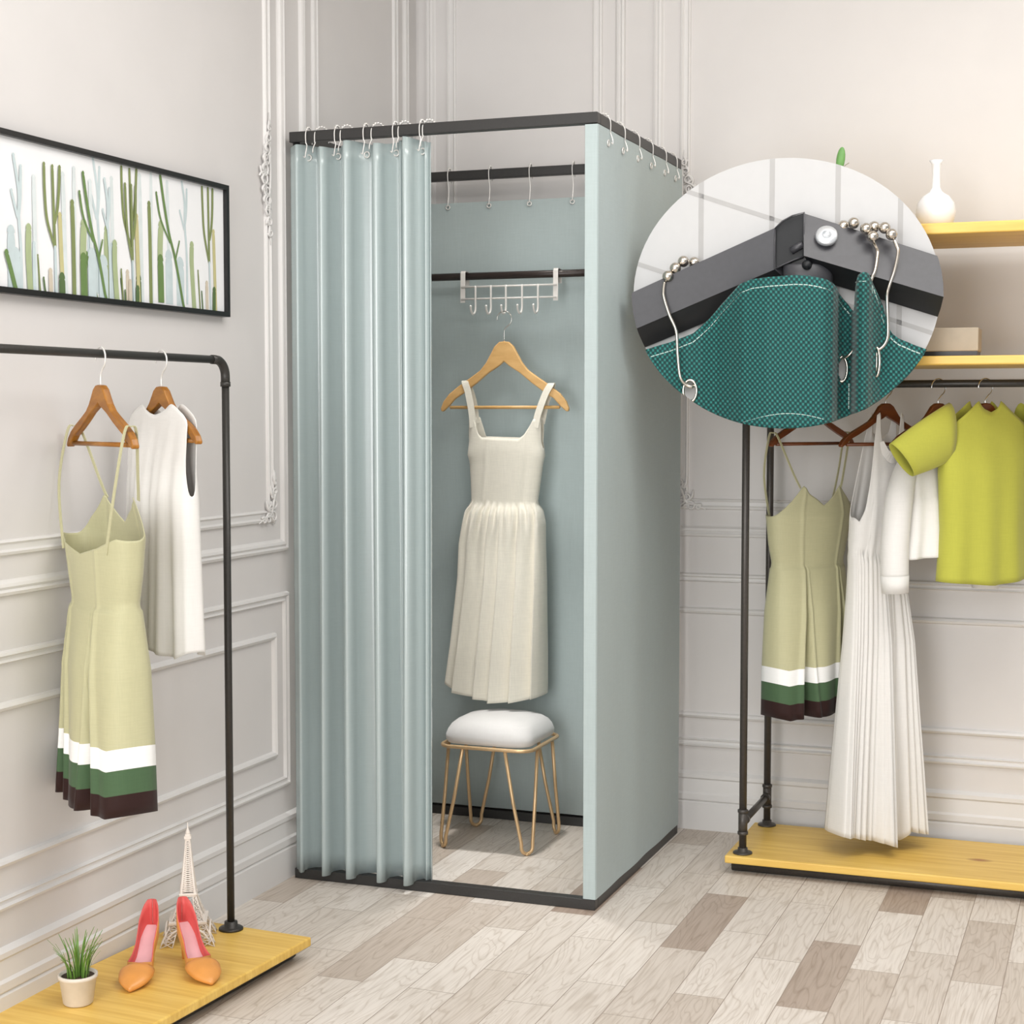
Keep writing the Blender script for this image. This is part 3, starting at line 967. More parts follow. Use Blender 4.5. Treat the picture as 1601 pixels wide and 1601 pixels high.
obj('body', mb, M['card'], bxs, bevel=.003)
mb = MB(); mb.box(-.072, .097, -.048, .068, 0, .016)
obj('base', mb, M['frame_black'], bxs)

# ------------------------------------------------------------------ rack by the left-hand wall
PB = Vector((-2.172, 3.725, 0))
TH = math.radians(4)
lr = thing('pipe_clothes_rail', 'black pipe clothes rail with a rounded elbow and pine base board by the wall', 'clothes rail', PB, -TH)
# local -y runs along the rail towards the viewer
BL = 1.55
mb = MB(); mb.box(-.155, .225, -BL - .04, .034, .036, .060)
obj('base_board', mb, M['pine'], lr, bevel=.004)
for x in (-.11, .17):
    mb = MB(); mb.tube([(x, .02, .018), (x, -BL - .03, .018)], .018, 12)
    obj('base_pipe', mb, M['pipe_dark'], lr)
BT = 1.552
for y in (0.0, -BL):
    mb = MB(); mb.tube([(0, y, .060), (0, y, BT - .045)], .0098, 14)
    p = obj('pole', mb, M['pipe_dark'], lr)
    mb = MB(); mb.lathe([(.032, 0), (.032, .005), (.029, .007), (.018, .008), (.017, .022)], (0, y, .060), 20)
    obj('flange', mb, M['pipe_dark'], p)
    s = -1 if y == 0 else 1
    mb = MB()
    arc = [(0, y + s * .042 * (1 - math.cos(a)), BT - .042 + .042 * math.sin(a)) for a in [PI / 2 * k / 8 for k in range(9)]]
    mb.tube([(0, y, BT - .062)] + arc + [(0, y + s * .060, BT)], .0118, 14)
    mb.tube([(0, y, BT - .068), (0, y, BT - .056)], .0132, 14)
    obj('elbow', mb, M['pipe_dark'], lr)
mb = MB(); mb.tube([(0, -.05, BT), (0, -BL + .05, BT)], .0100, 14)
obj('hanging_bar', mb, M['pipe_dark'], lr)

def rail_at(y):      # world point under the bar at that y
    d = (y - PB.y)
    return PB.x + d * math.tan(TH), y
TOPL = BT + .0125
hx, hy = rail_at(3.2245)
LW = math.radians(-27)
LD = math.radians(-31)
hanger('clothes_hanger', 'amber wooden hanger carrying the sage dress on the black pipe rail', 'amber_wood', (hx, hy, TOPL - .084), LD, .178, .018, .087, metal='hook', kv=.80)
sage_dress('sage_dress', 'sage green strappy dress seen from behind, hanging on the black pipe rail', (hx, hy, TOPL - .084 - 1.4465 - .014), LD + PI)
hx2, hy2 = rail_at(3.4539)
hanger('clothes_hanger', 'amber wooden hanger carrying the white sleeveless blouse', 'amber_wood', (hx2, hy2, TOPL - .084), LW, .170, .018, .087, metal='hook', kv=.80)
# white sleeveless blouse
tk = thing('white_sleeveless_blouse', 'white sleeveless blouse with slit sides on the rail next to the upright pole', 'blouse', (hx2, hy2, 0), LW)
KS = 1 / 641.0
def tz(py): return 1.455 - (py - 612) * KS
def tx(px, k=.66): return (px - 258) * KS / k
rows = [(tz(p), tx(a), tx(c)) for p, a, c in [(622, 196, 320), (650, 193, 323), (685, 196, 318), (720, 199, 314), (765, 202, 314), (870, 202, 316), (1010, 200, 319)]]
topT = [(0, tz(765)), (.015, tz(722)), (.03, tz(685)), (.055, tz(650)), (.10, tz(638)), (.20, tz(628)), (.26, tz(623)), (.30, tz(625)), (.35, tz(632)), (.42, tz(637)), (.5, tz(640)), (.58, tz(637)), (.65, tz(632)), (.70, tz(625)), (.74, tz(623)), (.80, tz(628)), (.90, tz(640)), (.945, tz(650)), (.97, tz(685)), (.985, tz(722)), (1, tz(765))]
hmT = [(0, tz(993)), (.15, tz(1000)), (.3, tz(1004)), (.45, tz(998)), (.62, tz(1002)), (.78, tz(1010)), (.9, tz(1013)), (1, tz(1003))]
garment('blouse_body', M['white_cloth'], rows, topT, topT, hmT, [(tz(1010), .060), (tz(765), .050), (tz(660), .024), (tz(622), .015)], lambda u, t, s, z: t * (.010 * math.sin(2 * PI * 3.1 * u + .8) + .006 * math.sin(2 * PI * 7 * u)), tk, nu=110, nz=54)

# ------------------------------------------------------------------ framed print on the wall
AY0, AY1, AZ0, AZ1 = 2.98, 4.055, 1.684, 2.048
ar = thing('framed_print', 'black-framed print of thin green and blue cactus stems on white', 'picture', (WX + .002, AY1, AZ0))
def art(y, z, d): return (d, y - AY1, z - AZ0)
mb = MB()
fw, fd = .0135, .024
for a0, a1, z0, z1 in ((AY0, AY1, AZ0, AZ0 + fw), (AY0, AY1, AZ1 - fw, AZ1), (AY0, AY0 + fw, AZ0 + fw, AZ1 - fw), (AY1 - fw, AY1, AZ0 + fw, AZ1 - fw)):
    p, q = art(a0, z0, 0), art(a1, z1, fd)
    mb.box(p[0], q[0], p[1], q[1], p[2], q[2])
obj('frame', mb, M['frame_black'], ar)
mb = MB()
p, q = art(AY0 + fw, AZ0 + fw, 0), art(AY1 - fw, AZ1 - fw, .012)
mb.box(p[0], q[0], p[1], q[1], p[2], q[2])
pal = {'b': rgb(196, 210, 212), 'p': rgb(214, 222, 222), 'o': rgb(126, 138, 88), 'g': rgb(104, 132, 76), 't': rgb(196, 190, 140), 's': rgb(166, 180, 138), 'd': rgb(86, 110, 66), 'c': rgb(204, 194, 176)}
pm = {k: i + 1 for i, k in enumerate(pal)}
pmats = [M['canvas']] + [mat_plain('print_ink_' + n, pal[k], 0.7, var=.05, bmp=0) for k, n in zip(pal, ['mist', 'haze', 'olive', 'grass', 'straw', 'moss', 'fern', 'sand'])]
def zy(zx):          # crop reading -> metres along the wall
    tab = [(-600, 2.981), (45, 3.3903), (200, 3.4947), (400, 3.6372), (600, 3.7894), (800, 3.9522), (865, 4.0076), (900, 4.0375)]
    return interp(tab, zx)
strokes = [
    ('p', 24, [(385, 600), (395, 1380)]), ('p', 20, [(455, 560), (455, 1390)]), ('p', 22, [(555, 640), (565, 1390)]), ('p', 22, [(210, 620), (215, 1370)]),
    ('b', 50, [(100, 1110), (100, 1330)]), ('b', 40, [(75, 960), (76, 1330)]), ('b', 56, [(630, 1150), (632, 1400)]), ('b', 50, [(560, 1100), (562, 1390)]), ('b', 18, [(205, 1030), (205, 1370)]),
    ('b', 14, [(95, 480), (122, 700), (120, 850), (130, 1080), (130, 1350)]), ('b', 14, [(135, 550), (130, 740), (120, 850)]), ('b', 13, [(80, 700), (115, 870)]),
    ('b', 14, [(645, 620), (662, 760), (662, 900), (672, 1100), (672, 1390)]), ('b', 13, [(675, 680), (672, 800), (662, 900)]), ('b', 12, [(632, 810), (660, 930)]),
    ('s', 30, [(175, 935), (172, 1100), (182, 1370)]), ('s', 30, [(703, 1025), (702, 1150), (716, 1430)]), ('s', 36, [(512, 905), (505, 1100), (512, 1370)]), ('t', 22, [(362, 850), (368, 1100), (378, 1385)]), ('o', 22, [(440, 770), (444, 1000), (446, 1395)]), ('t', 22, [(840, 940), (845, 1180), (850, 1435)]),
    ('c', 22, [(300, 1200), (302, 1370)]), ('c', 22, [(795, 1260), (797, 1430)]), ('o', 9, [(225, 1100), (238, 1360)]), ('d', 9, [(258, 1240), (272, 1375)]), ('d', 9, [(762, 1310), (768, 1420)]), ('o', 9, [(740, 1180), (752, 1420)]),
    ('o', 14, [(270, 530), (272, 700), (285, 880), (330, 1050)]), ('o', 14, [(320, 545), (324, 800), (330, 1050)]), ('o', 15, [(364, 550), (358, 680), (348, 800), (328, 900)]), ('b', 14, [(330, 1050), (334, 1370)]),
    ('o', 14, [(770, 650), (774, 800), (782, 950), (812, 1130)]), ('o', 14, [(808, 658), (810, 900), (812, 1130)]), ('o', 15, [(836, 665), (834, 790), (828, 900), (814, 990)]), ('b', 12, [(812, 1130), (820, 1430)]),
    ('g', 16, [(510, 585), (532, 760), (562, 950), (600, 1110), (650, 1420)]), ('g', 12, [(485, 700), (510, 860), (570, 1010)]), ('g', 9, [(625, 1000), (602, 1110)]), ('g', 22, [(45, 1090), (70, 1200), (102, 1355)]),
    ('d', 34, [(368, 1240), (370, 1385)]), ('d', 24, [(840, 1300), (838, 1435)]), ('g', 40, [(505, 1120), (508, 1380)])]
strokes += [(k, w, [(x - 482, z) for x, z in pts]) for k, w, pts in strokes]
ylo, yhi, zlo, zhi = AY0 + fw, AY1 - fw, AZ0 + fw, AZ1 - fw
lev = .0122
def artz(zx, zyy):
    # crop row -> height: lines of the print fall towards the far end, as the frame does
    top = 438 + (zx - 45) * (636 - 438) / 820.0
    bot = 1385 + (zx - 45) * (1460 - 1385) / 820.0
    return AZ1 - (zyy - top) / (bot - top) * (AZ1 - AZ0)
for k, w, pts in strokes:
    P = smooth_curve([(x, z, 0) for x, z in pts], 6)
    lev += .00004
    L_, R_ = [], []
    n = len(P)
    for i, p in enumerate(P):
        yy = zy(p.x)
        hw = w * .00034 * (1.0 if 0 < i else .75)
        zz = artz(p.x, p.y)
        if yy - hw < ylo or yy + hw > yhi:
            continue
        zz = min(max(zz, zlo), zhi)
        L_.append(art(yy - hw, zz, lev)); R_.append(art(yy + hw, zz, lev))
    for i in range(len(L_) - 1):
        mb.add([L_[i], R_[i], R_[i + 1], L_[i + 1]], [(0, 1, 2, 3)], pm[k], False)
    if L_ and n == len(L_) and artz(P[0].x, P[0].y) < zhi - .01:
        c = P[0]
        hw = w * .00034
        cc = (zy(c.x), artz(c.x, c.y))
        fan = [art(cc[0] + hw * math.cos(a), cc[1] + hw * 1.3 * math.sin(a), lev) for a in [PI * q / 8 for q in range(9)]]
        mb.add(fan, [tuple(range(9))], pm[k], False)
obj('print', mb, pmats, ar)

# ------------------------------------------------------------------ stool
st = thing('stool', 'square stool with white cushion and brass hairpin legs inside the booth', 'stool', (-2.058, 4.876, 0))
SQ, SZ = .302, .338
def rsq(h, r, z, n=6):
    pts = []
    for cx, cy, a0 in ((h - r, -h + r, -PI / 2), (h - r, h - r, 0), (-h + r, h - r, PI / 2), (-h + r, -h + r, PI)):
        for k in range(n + 1):
            a = a0 + PI / 2 * k / n
            pts.append((SQ / 2 + cx + r * math.cos(a), SQ / 2 + cy + r * math.sin(a), z))
    return pts
mb = MB(); mb.tube(rsq(SQ / 2 + .006, .045, SZ), .0062, 10, closed=True)
obj('seat_ring', mb, M['gold'], st)
rows = []
for f, z, r in ((.80, -.002, .05), (.955, .004, .05), (1.0, .014, .055), (1.005, .028, .058), (.98, .044, .064), (.925, .060, .070), (.84, .072, .076), (.70, .080, .08), (.48, .0845, .06), (.2, .086, .03)):
    rows.append(rsq(SQ / 2 * f, min(r, SQ / 2 * f * .95), SZ + .004 + z))
mb = MB(); mb.grid(rows, wrap=True)
n = len(rows[0])
mb.f.append(tuple((len(rows) - 1) * n + k for k in range(n))); mb.m.append(0); mb.s.append(True)
mb.f.append(tuple(range(n - 1, -1, -1))); mb.m.append(0); mb.s.append(True)
obj('cushion', mb, M['seat'], st)
for sx, sy in ((0, 0), (1, 0), (0, 1), (1, 1)):
    cx, cy = sx * SQ, sy * SQ
    dx, dy = (1 if sx == 0 else -1), (1 if sy == 0 else -1)
    q = .078
    A = Vector((cx + dx * q, cy - dy * .004, SZ - .004))
    B_ = Vector((cx - dx * .004, cy + dy * q, SZ - .004))
    F_ = Vector((cx + dx * .006, cy + dy * .006, .006))
    m_ = (A - B_).normalized()
    w = .020
    pts = [A, A.lerp(F_ + m_ * w, .5), F_ + m_ * w + Vector((0, 0, .035))]
    for k in range(9):
        a = PI * k / 8
        pts.append(F_ + m_ * w * math.cos(a) + Vector((0, 0, .022 - .022 * math.sin(a))))
    pts += [F_ - m_ * w + Vector((0, 0, .035)), B_.lerp(F_ - m_ * w, .5), B_]
    mb = MB(); mb.tube(pts, .0058, 10)
    lg = obj('leg', mb, M['gold'], st)
    mb = MB(); mb.ball((F_.x, F_.y, .005), (.008, .008, .005), 10)
    obj('foot', mb, M['gold'], lg)

# ------------------------------------------------------------------ pumps, tower, grass on the pine board
def pump(label, loc, rotz, lean=0.0):
    """high-heeled pump; heel at the origin end, toe along +x; the opening faces up"""
    r = thing('pump_shoe', label, 'shoe', loc, rotz, None)
    r.rotation_euler = (lean, 0, rotz)
    Lg = .235
    NT, NP = 26, 21
    def sole(t): return .085 * max(0, 1 - t / .62) ** 1.35 + .004
    def halfw(t): return interp([(0, .012), (.05, .022), (.15, .028), (.35, .026), (.55, .034), (.72, .040), (.86, .033), (.95, .018), (1, .004)], t)
    def rim(t): return interp([(0, .062), (.08, .056), (.25, .040), (.45, .030), (.58, .034), (.70, .040), (.85, .028), (1, .010)], t)
    rows = []
    for i in range(NT + 1):
        t = i / NT
        x = t * Lg
        s0, w, h = sole(t), halfw(t), rim(t)
        gap = 0 if t > .60 else 1
        row = []
        for j in range(NP):
            q = j / (NP - 1)
            a = PI * q                       # rim -> under -> rim
            sp = math.cos(a)
            if gap:
                y = w * math.copysign(abs(sp) ** .5, sp) * (.78 + .22 * math.sin(a)) if abs(sp) > 1e-6 else 0
                z = s0 + h * (1 - math.sin(a) ** .55)
            else:
                # closed vamp: the two rims meet on top
                aa = 2 * PI * q - PI / 2
                y = w * math.cos(aa + PI) * -1
                aa = PI / 2 - 2 * PI * q
                y = w * math.cos(aa)
                z = s0 + h / 2 + h / 2 * math.sin(aa)
            row.append((x, y, z))
        rows.append(row)
    # rounded heel counter
    first = [[(p[0] - e, p[1] * f, p[2]) for p in rows[0]] for e, f in ((.0075, .02), (.0065, .45), (.004, .78))]
    tip = [[(Lg + .004, 0, sole(1) + .004) for p in rows[-1]]]
    mb = MB(); mb.grid(first + rows + tip)
    weld(obj('upper', mb, [M['shoe_in'], M['shoe_out']], r, solid=.0022, solid_off=1, offset=-1), 3e-5)
    ins = []
    for i in range(15):
        t = .02 + .60 * i / 14
        ins.append([(t * Lg, halfw(t) * .72 * s, sole(t) + .0045) for s in (-1, -.5, 0, .5, 1)])
    mb = MB(); mb.grid(ins)
    obj('insole', mb, M['insole'], r)
    mb = MB()
    mb.tube([(.022, 0, .062), (.014, 0, .036), (.012, 0, .0)], [.017, .009, .0065], 14)
    obj('heel', mb, M['shoe_out'], r)
    return r
BZ = .0605
pump('tan pump with coral lining standing upright beside the lattice tower', (-2.232, 3.445, BZ), math.radians(-70))
pump('tan pump with coral lining standing askew in front of the lattice tower', (-2.172, 3.490, BZ), math.radians(-42))

tw = thing('tower_figurine', 'ivory lattice tower figurine on the pine base board behind the pumps', 'figurine', (-2.232, 3.615, BZ), math.radians(28))
wprof = [(0, .062), (.020, .054), (.048, .040), (.060, .036), (.085, .027), (.118, .018), (.16, .0135), (.20, .0098), (.24, .0066), (.268, .0048)]
mb = MB()
zs = [.268 * k / 30 for k in range(31)]
for sx in (-1, 1):
    for sy in (-1, 1):
        # above the second stage one corner bar; below it a four-edged lattice pier
        zu = [z for z in zs if z >= .110]
        mb.tube([(sx * interp(wprof, z), sy * interp(wprof, z), z) for z in zu], [.0052 * (1 - z / .30) + .0012 for z in zu], 4)
        zl = [.124 * k / 9 for k in range(10)]
        def pier(z, ex, ey):
            w_ = interp(wprof, z)
            g_ = .0125 * (1 - z / .124) + .0030
            return (sx * (w_ + g_ * ex - g_ * .6), sy * (w_ + g_ * ey - g_ * .6), z)
        cn = [(-1, -1), (1, -1), (1, 1), (-1, 1)]
        for ex, ey in cn:
            mb.tube([pier(z, ex, ey) for z in zl], .0017, 4)
        for za, zb in zip(zl, zl[1:]):
            for q in range(4):
                a_, b_ = cn[q], cn[(q + 1) % 4]
                mb.tube([pier(za, *a_), pier(zb, *b_)], .0010, 4)
                mb.tube([pier(za, *b_), pier(zb, *a_)], .0010, 4)
                mb.tube([pier(zb, *a_), pier(zb, *b_)], .0009, 4)
for k in range(26):
    z0, z1 = .128 + .138 * k / 26, .128 + .138 * (k + 1) / 26
    a, b2 = interp(wprof, z0), interp(wprof, z1)
    for ang in range(4):
        ca, sa = math.cos(ang * PI / 2), math.sin(ang * PI / 2)
        rt = lambda x, y, z: (x * ca - y * sa, x * sa + y * ca, z)
        mb.tube([rt(-a, -a, z0), rt(b2, -b2, z1)], .0017, 4)
        mb.tube([rt(a, -a, z0), rt(-b2, -b2, z1)], .0017, 4)
for ang in range(4):
    ca, sa = math.cos(ang * PI / 2), math.sin(ang * PI / 2)
    rt = lambda x, y, z: (x * ca - y * sa, x * sa + y * ca, z)
    mb.tube([rt(.055 * math.cos(q), -.055, .046 * math.sin(q)) for q in [PI * k / 12 for k in range(13)]], .003, 6)
    for k in range(4):
        z0, z1 = .064 + .050 * k / 4, .064 + .050 * (k + 1) / 4
        for s in (-1, 1):
            a, b2 = interp(wprof, z0), interp(wprof, z1)
            mb.tube([rt(s * (a - .004), -a, z0), rt(s * (b2 + .003), -b2, z1)], .0014, 4)
obj('lattice_legs', mb, M['tower'], tw)
for z, h, t in ((.052, .048, .007), (.120, .0225, .0055)):
    mb = MB()
    mb.box(-h, h, -h, h, z, z + t)
    mb.box(-h * .9, h * .9, -h * .9, h * .9, z - .004, z)
    obj('platform', mb, M['tower'], tw, bevel=.0012)
mb = MB()
mb.box(-.0088, .0088, -.0088, .0088, .264, .271)
mb.box(-.0062, .0062, -.0062, .0062, .258, .276)
mb.lathe([(.006, .273), (.0055, .281), (.003, .288), (.0016, .292), (.0008, .306)], (0, 0, 0), 12)
obj('spire', mb, M['tower'], tw)

gp = thing('potted_grass', 'small pot of long green grass blades on the pine base board', 'plant', (-2.225, 3.125, BZ))
mb = MB(); mb.lathe([(.030, 0), (.034, .004), (.042, .060), (.045, .062), (.045, .070), (.040, .070), (.039, .062)], (0, 0, 0), 24)
p_ = obj('pot', mb, M['clay'], gp)
mb = MB(); mb.lathe([(.0395, .058), (.038, .064)], (0, 0, 0), 20)
obj('soil', mb, M['soil'], p_)
mb = MB()
rnd = random.Random(5)
for k in range(46):
    a = rnd.uniform(0, 2 * PI); r0 = rnd.uniform(0, .026); h = rnd.uniform(.06, .105); o_ = rnd.uniform(.01, .05)
    x, y = r0 * math.cos(a), r0 * math.sin(a)
    P = smooth_curve([(x, y, .062), (x + o_ * .3 * math.cos(a), y + o_ * .3 * math.sin(a), .062 + h * .55), (x + o_ * math.cos(a), y + o_ * math.sin(a), .062 + h)], 3)
    n = len(P)
    mb.ribbon(P, (-math.sin(a), math.cos(a), 0), [.0042 * (1 - i / n) + .0004 for i in range(n)], .0006)
g = obj('grass_blades', mb, M['leaf_dark'], gp)
g['kind'] = 'stuff'

# ------------------------------------------------------------------ oval close-up inset, added as a made-up board with an enlarged rail corner
K = 1 / 541.0                       # metres per unit of the relief drawing
DC = Vector((-.9244, 4.7548, 1.7612))
DR = math.radians(11.1)             # the board is turned to face the camera
A_, B2 = 237.0, 210.0
def du(px): return (px - 1227) * K
def dv(py): return (459 - py) * K
def D(px, py, w): return (du(px), -w * K, dv(py))
def ell(n, s=1.0): return [(1227 + A_ * s * math.cos(2 * PI * k / n), 459 + B2 * s * math.sin(2 * PI * k / n)) for k in range(n)]
def clip_obj(o):
    """trim a part of the relief to the outline of the board"""
    import bmesh
    bm = bmesh.new()
    bm.from_mesh(o.data)
    for k in range(72):
        a = 2 * PI * k / 72
        p = Vector((A_ * K * math.cos(a), 0, B2 * K * math.sin(a))) * .9985
        nrm = Vector((math.cos(a) / A_, 0, math.sin(a) / B2)).normalized()
        r = bmesh.ops.bisect_plane(bm, geom=bm.verts[:] + bm.edges[:] + bm.faces[:], plane_co=p, plane_no=nrm, clear_outer=True)
        cut = [e for e in r['geom_cut'] if isinstance(e, bmesh.types.BMEdge) and e.is_boundary]
        if cut and o.get('fill', 1):
            bmesh.ops.holes_fill(bm, edges=cut, sides=0)
    bm.to_mesh(o.data)
    bm.free()
    if 'fill' in o:
        del o['fill']
    return o

db = thing('inset_board', 'white oval close-up inset of a rail corner, built as a board added to the rack', 'display board', DC, DR)
mb = MB(); mb.prism(ell(96), lambda a, b, d: D(a, b, d), -9, 0)
obj('panel', mb, M['board_white'], db)
mb = MB()
def gl(p, q, w=5):
    (a, b), (c, d) = p, q
    l = math.hypot(c - a, d - b); nx, ny = -(d - b) / l * w / 2, (c - a) / l * w / 2
    mb.prism([(a + nx, b + ny), (c + nx, d + ny), (c - nx, d - ny), (a - nx, b - ny)], lambda a, b, d: D(a, b, d), -1, .25)
for x, w in ((1096, 8), (1206, 8), (1307, 8), (1402, 8)):
    gl((x, 200), (x, 700), w)
for p, q in (((1040, 286), (1210, 344)), ((1210, 344), (1480, 436)), ((980, 404), (1110, 448)), ((1227, 228), (1480, 316)), ((1300, 470), (1480, 532))):
    gl(p, q, 7)
clip_obj(obj('tile_joints', mb, M['grout'], db))
# added brackets clamping the board to the front pole behind it
for z in (-.13, .13):
    mb = MB()
    # pole centre in board coordinates
    wp = Vector((-1.073, 4.934, DC.z + z)) - DC
    lxp = wp.x * math.cos(DR) + wp.y * math.sin(DR)
    lyp = -wp.x * math.sin(DR) + wp.y * math.cos(DR)
    mb.tube([(lxp, 9 * K, z), (lxp, lyp - .010, z)], .010, 10)
    mb.lathe([(.0135, -.014), (.018, -.012), (.018, .012), (.0135, .014)], (lxp, lyp, z), 18)
    obj('mounting_clamp', mb, M['pipe_dark'], db)

rc = thing('rail_corner_model', 'oversized black square-tube corner with a silver bolt on the oval board', 'frame', DC, DR)
mb = MB()
def bar(top0, bot0, und0, top1, bot1, und1, w=34, m=0, lean=4):
    """square tube seen from below: front face and underside, going back to the board"""
    sec = [[D(*top0, 4), D(*top0, w), D(*bot0, w + lean), D(*und0, 8)], [D(*top1, 4), D(*top1, w), D(*bot1, w + lean), D(*und1, 8)]]
    vs = sec[0] + sec[1]
    mb.add(vs, [(3, 2, 1, 0), (4, 5, 6, 7), (0, 1, 5, 4)], m, False)
    mb.add(vs, [(1, 2, 6, 5)], m, False)
    mb.add(vs, [(2, 3, 7, 6)], 1, False)  # underside shade put into the colour by a darker copy of the steel
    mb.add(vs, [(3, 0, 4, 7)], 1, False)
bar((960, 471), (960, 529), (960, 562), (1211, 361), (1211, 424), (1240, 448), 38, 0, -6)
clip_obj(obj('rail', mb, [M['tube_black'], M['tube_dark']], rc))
mb = MB()
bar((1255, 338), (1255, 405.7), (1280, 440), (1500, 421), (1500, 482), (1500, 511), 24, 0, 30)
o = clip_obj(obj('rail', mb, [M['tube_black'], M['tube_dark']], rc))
# open end of the tube: solid plug with the hollow's shade painted dark, thin steel rim
mb = MB()
mouth = [(1211, 361), (1220, 352), (1235, 344), (1255, 338), (1255, 405.7), (1240, 411), (1225, 418), (1211, 424)]
mb.prism(mouth, lambda a, b, d: D(a, b, d), 6, 30, 0)
obj('tube_mouth', mb, M['tube_dark'], rc)
mb = MB()
mb.tube([D(a, b, 37) for a, b in [(1211, 363), (1211, 392), (1211, 423), (1226, 416.5), (1241, 410), (1255, 405)]], 1.3 * K, 6)
mb.tube([D(a, b, 38) for a, b in [(1211, 362), (1222, 351), (1237, 343), (1255, 338), (1255, 372), (1255, 405)]], 1.2 * K, 6)
mb.tube([D(1236, 396, 31), D(1254, 386, 34)], 6 * K, 10)
obj('tube_rim', mb, M['tube_black'], rc)
mb = MB()
mb.lathe([(14 * K, 0), (17 * K, 2 * K), (17 * K, 6 * K), (15 * K, 9 * K), (8 * K, 9.5 * K), (7 * K, 9.6 * K), (6.5 * K, 7 * K)], (0, 0, 0), 28)
mb.v = [(x, -z, y) for x, y, z in mb.v]
bt = obj('bolt', mb, M['zinc'], rc, loc=D(1289, 377, 40))
bt.rotation_euler = (math.radians(-24), 0, 0)
mb = MB(); mb.lathe([(15.5 * K, 0), (22 * K, -2 * K), (39 * K, -3 * K)], (0, 0, 0), 8)
mb = MB(); mb.lathe([(38 * K, -40 * K), (38 * K, 0), (32 * K, 3 * K)], (0, 0, 0), 28)
cp = obj('coupling', mb, M['tube_black'], rc, loc=D(1262, 419, 26))
cp.scale = (1, .55, 1)
mb = MB(); mb.ball((0, 0, 0), 8 * K, 10)
obj('coupling_screw', mb, M['tube_dark'], rc, loc=D(1260, 419, 47))

# teal cloth
tc = thing('teal_curtain', 'dark teal woven curtain with white stitching hung on the oval board', 'curtain', DC, DR)
edge = [(985, 556), (1012, 546), (1050, 535), (1086, 521), (1112, 499), (1130, 479), (1146, 463), (1160, 449), (1177, 443), (1200, 441), (1220, 440), (1242, 439), (1260, 440), (1277, 443), (1290, 447), (1298, 451), (1305, 457), (1312, 465), (1323, 477), (1331, 487), (1333, 489), (1334.5, 450), (1337, 438), (1341, 435), (1346, 434.6), (1350, 437), (1353, 442), (1363, 460), (1374, 481), (1384, 517), (1391, 525), (1400, 532), (1420, 541), (1442, 549), (1475, 560)]
CW = 1.7
wtab = [(985, 14), (1040, 20), (1075, 16), (1100, 15), (1125, 22), (1145, 33), (1165, 46), (1200, 56), (1250, 62), (1285, 60), (1297, 52), (1303, 36), (1307, 14), (1315, 8), (1328, 6), (1331.5, 10), (1333.5, 30), (1337, 46), (1344, 52), (1350, 48), (1358, 36), (1372, 24), (1388, 20), (1410, 24), (1440, 20), (1475, 14)]
def ybot(px):
    q = (px - 1227) / A_
    return 459 + B2 * math.sqrt(max(0, 1 - q * q))
cols = [990 + (1464 - 990) * k / 340 for k in range(341)]
NR = 60
rows = []
holes = [(1082, 611, 8.5, 15), (1315.5, 578, 6.5, 17)]
for i in range(NR + 1):
    row = []
    for x in cols:
        yt = interp(edge, x)
        yb = ybot(x)
        if yb < yt + .5:
            yb = yt + .5
        y = yt + (yb - yt) * i / NR
        w = CW * interp(wtab, x) - 3.0 * math.exp(-((y - yt) / 9.0) ** 2) + 4 * (y - yt) / 220
        row.append(D(x, y, w))
    rows.append(row)
mb = MB(); mb.grid(rows)
kc = len(cols)
keep = []
for fi, f in enumerate(mb.f):
    cxm = sum(mb.v[i][0] for i in f) / 4 / K + 1227
    cym = 459 - sum(mb.v[i][2] for i in f) / 4 / K
    if all(((cxm - hx_) / ra) ** 2 + ((cym - hy_) / rb) ** 2 > 1 for hx_, hy_, ra, rb in holes) and ((cxm - 1227) / A_) ** 2 + ((cym - 459) / B2) ** 2 < 1.001:
        keep.append(fi)
mb.f = [mb.f[i] for i in keep]; mb.m = [mb.m[i] for i in keep]; mb.s = [mb.s[i] for i in keep]
M['teal'] = mat_weave('teal_basket_weave', rgb(0, 52, 52), rgb(40, 124, 118), 7.6 * K)
cl = obj('cloth', mb, M['teal'], tc, solid=.003, offset=-1)
mb = MB()
def dash(pts, on=7, off=2.2, r=1.1):
    global mb
    mb = MB()
    P = [Vector(p) for p in pts]
    acc, cur_ = 0, [P[0]]
    for a, b in zip(P, P[1:]):
        cur_.append(b)
        acc += (b - a).length / K
        if acc > on:
            if len(cur_) > 1:
                mb.tube(cur_[:-1] if len(cur_) > 2 else [cur_[0], cur_[0].lerp(cur_[1], .8)], r * K, 5)
            cur_, acc = [b], 0
    if mb.v:
        obj('stitch_line', mb, M['thread'], cl)
def wsurf(x): return CW * interp(wtab, x)
for x0, x1, o_ in ((1017, 1301, 14), (1303, 1331, 12), (1387, 1446, 10)):
    P = []
    x = x0
    while x <= x1:
        P.append(D(x, interp(edge, x) + o_, wsurf(x) + 1.0))
        x += 1.2
    dash([p for p in P if ((p[0] / (A_ * K)) ** 2 + (p[2] / (B2 * K)) ** 2) < .985])
dash([D(x, 660 - 13.5 * math.sin(PI * (x - 1166) / 136), wsurf(x) + 4.6) for x in [1166 + 1.1 * k for k in range(int(136 / 1.1))]])
dash([D(1333.5 + 20 * t, 447 + 1.5 * math.sin(PI * t), wsurf(1333.5 + 20 * t) + 1) for t in [k / 20 for k in range(21)]], 20)
dash([D(1356 + 22 * t, 453 + 62 * t ** 1.25, wsurf(1356 + 22 * t) + 1.2) for t in [k / 40 for k in range(41)]], 9)
dash([D(1356 + .6 * math.sin(9 * t), 453 + 46 * t, wsurf(1356) + 1.2) for t in [k / 40 for k in range(41)]], 14)
dash([D(1326.5, 600 + 45 * t, wsurf(1326.5) + 4) for t in [k / 40 for k in range(41)]], 6)
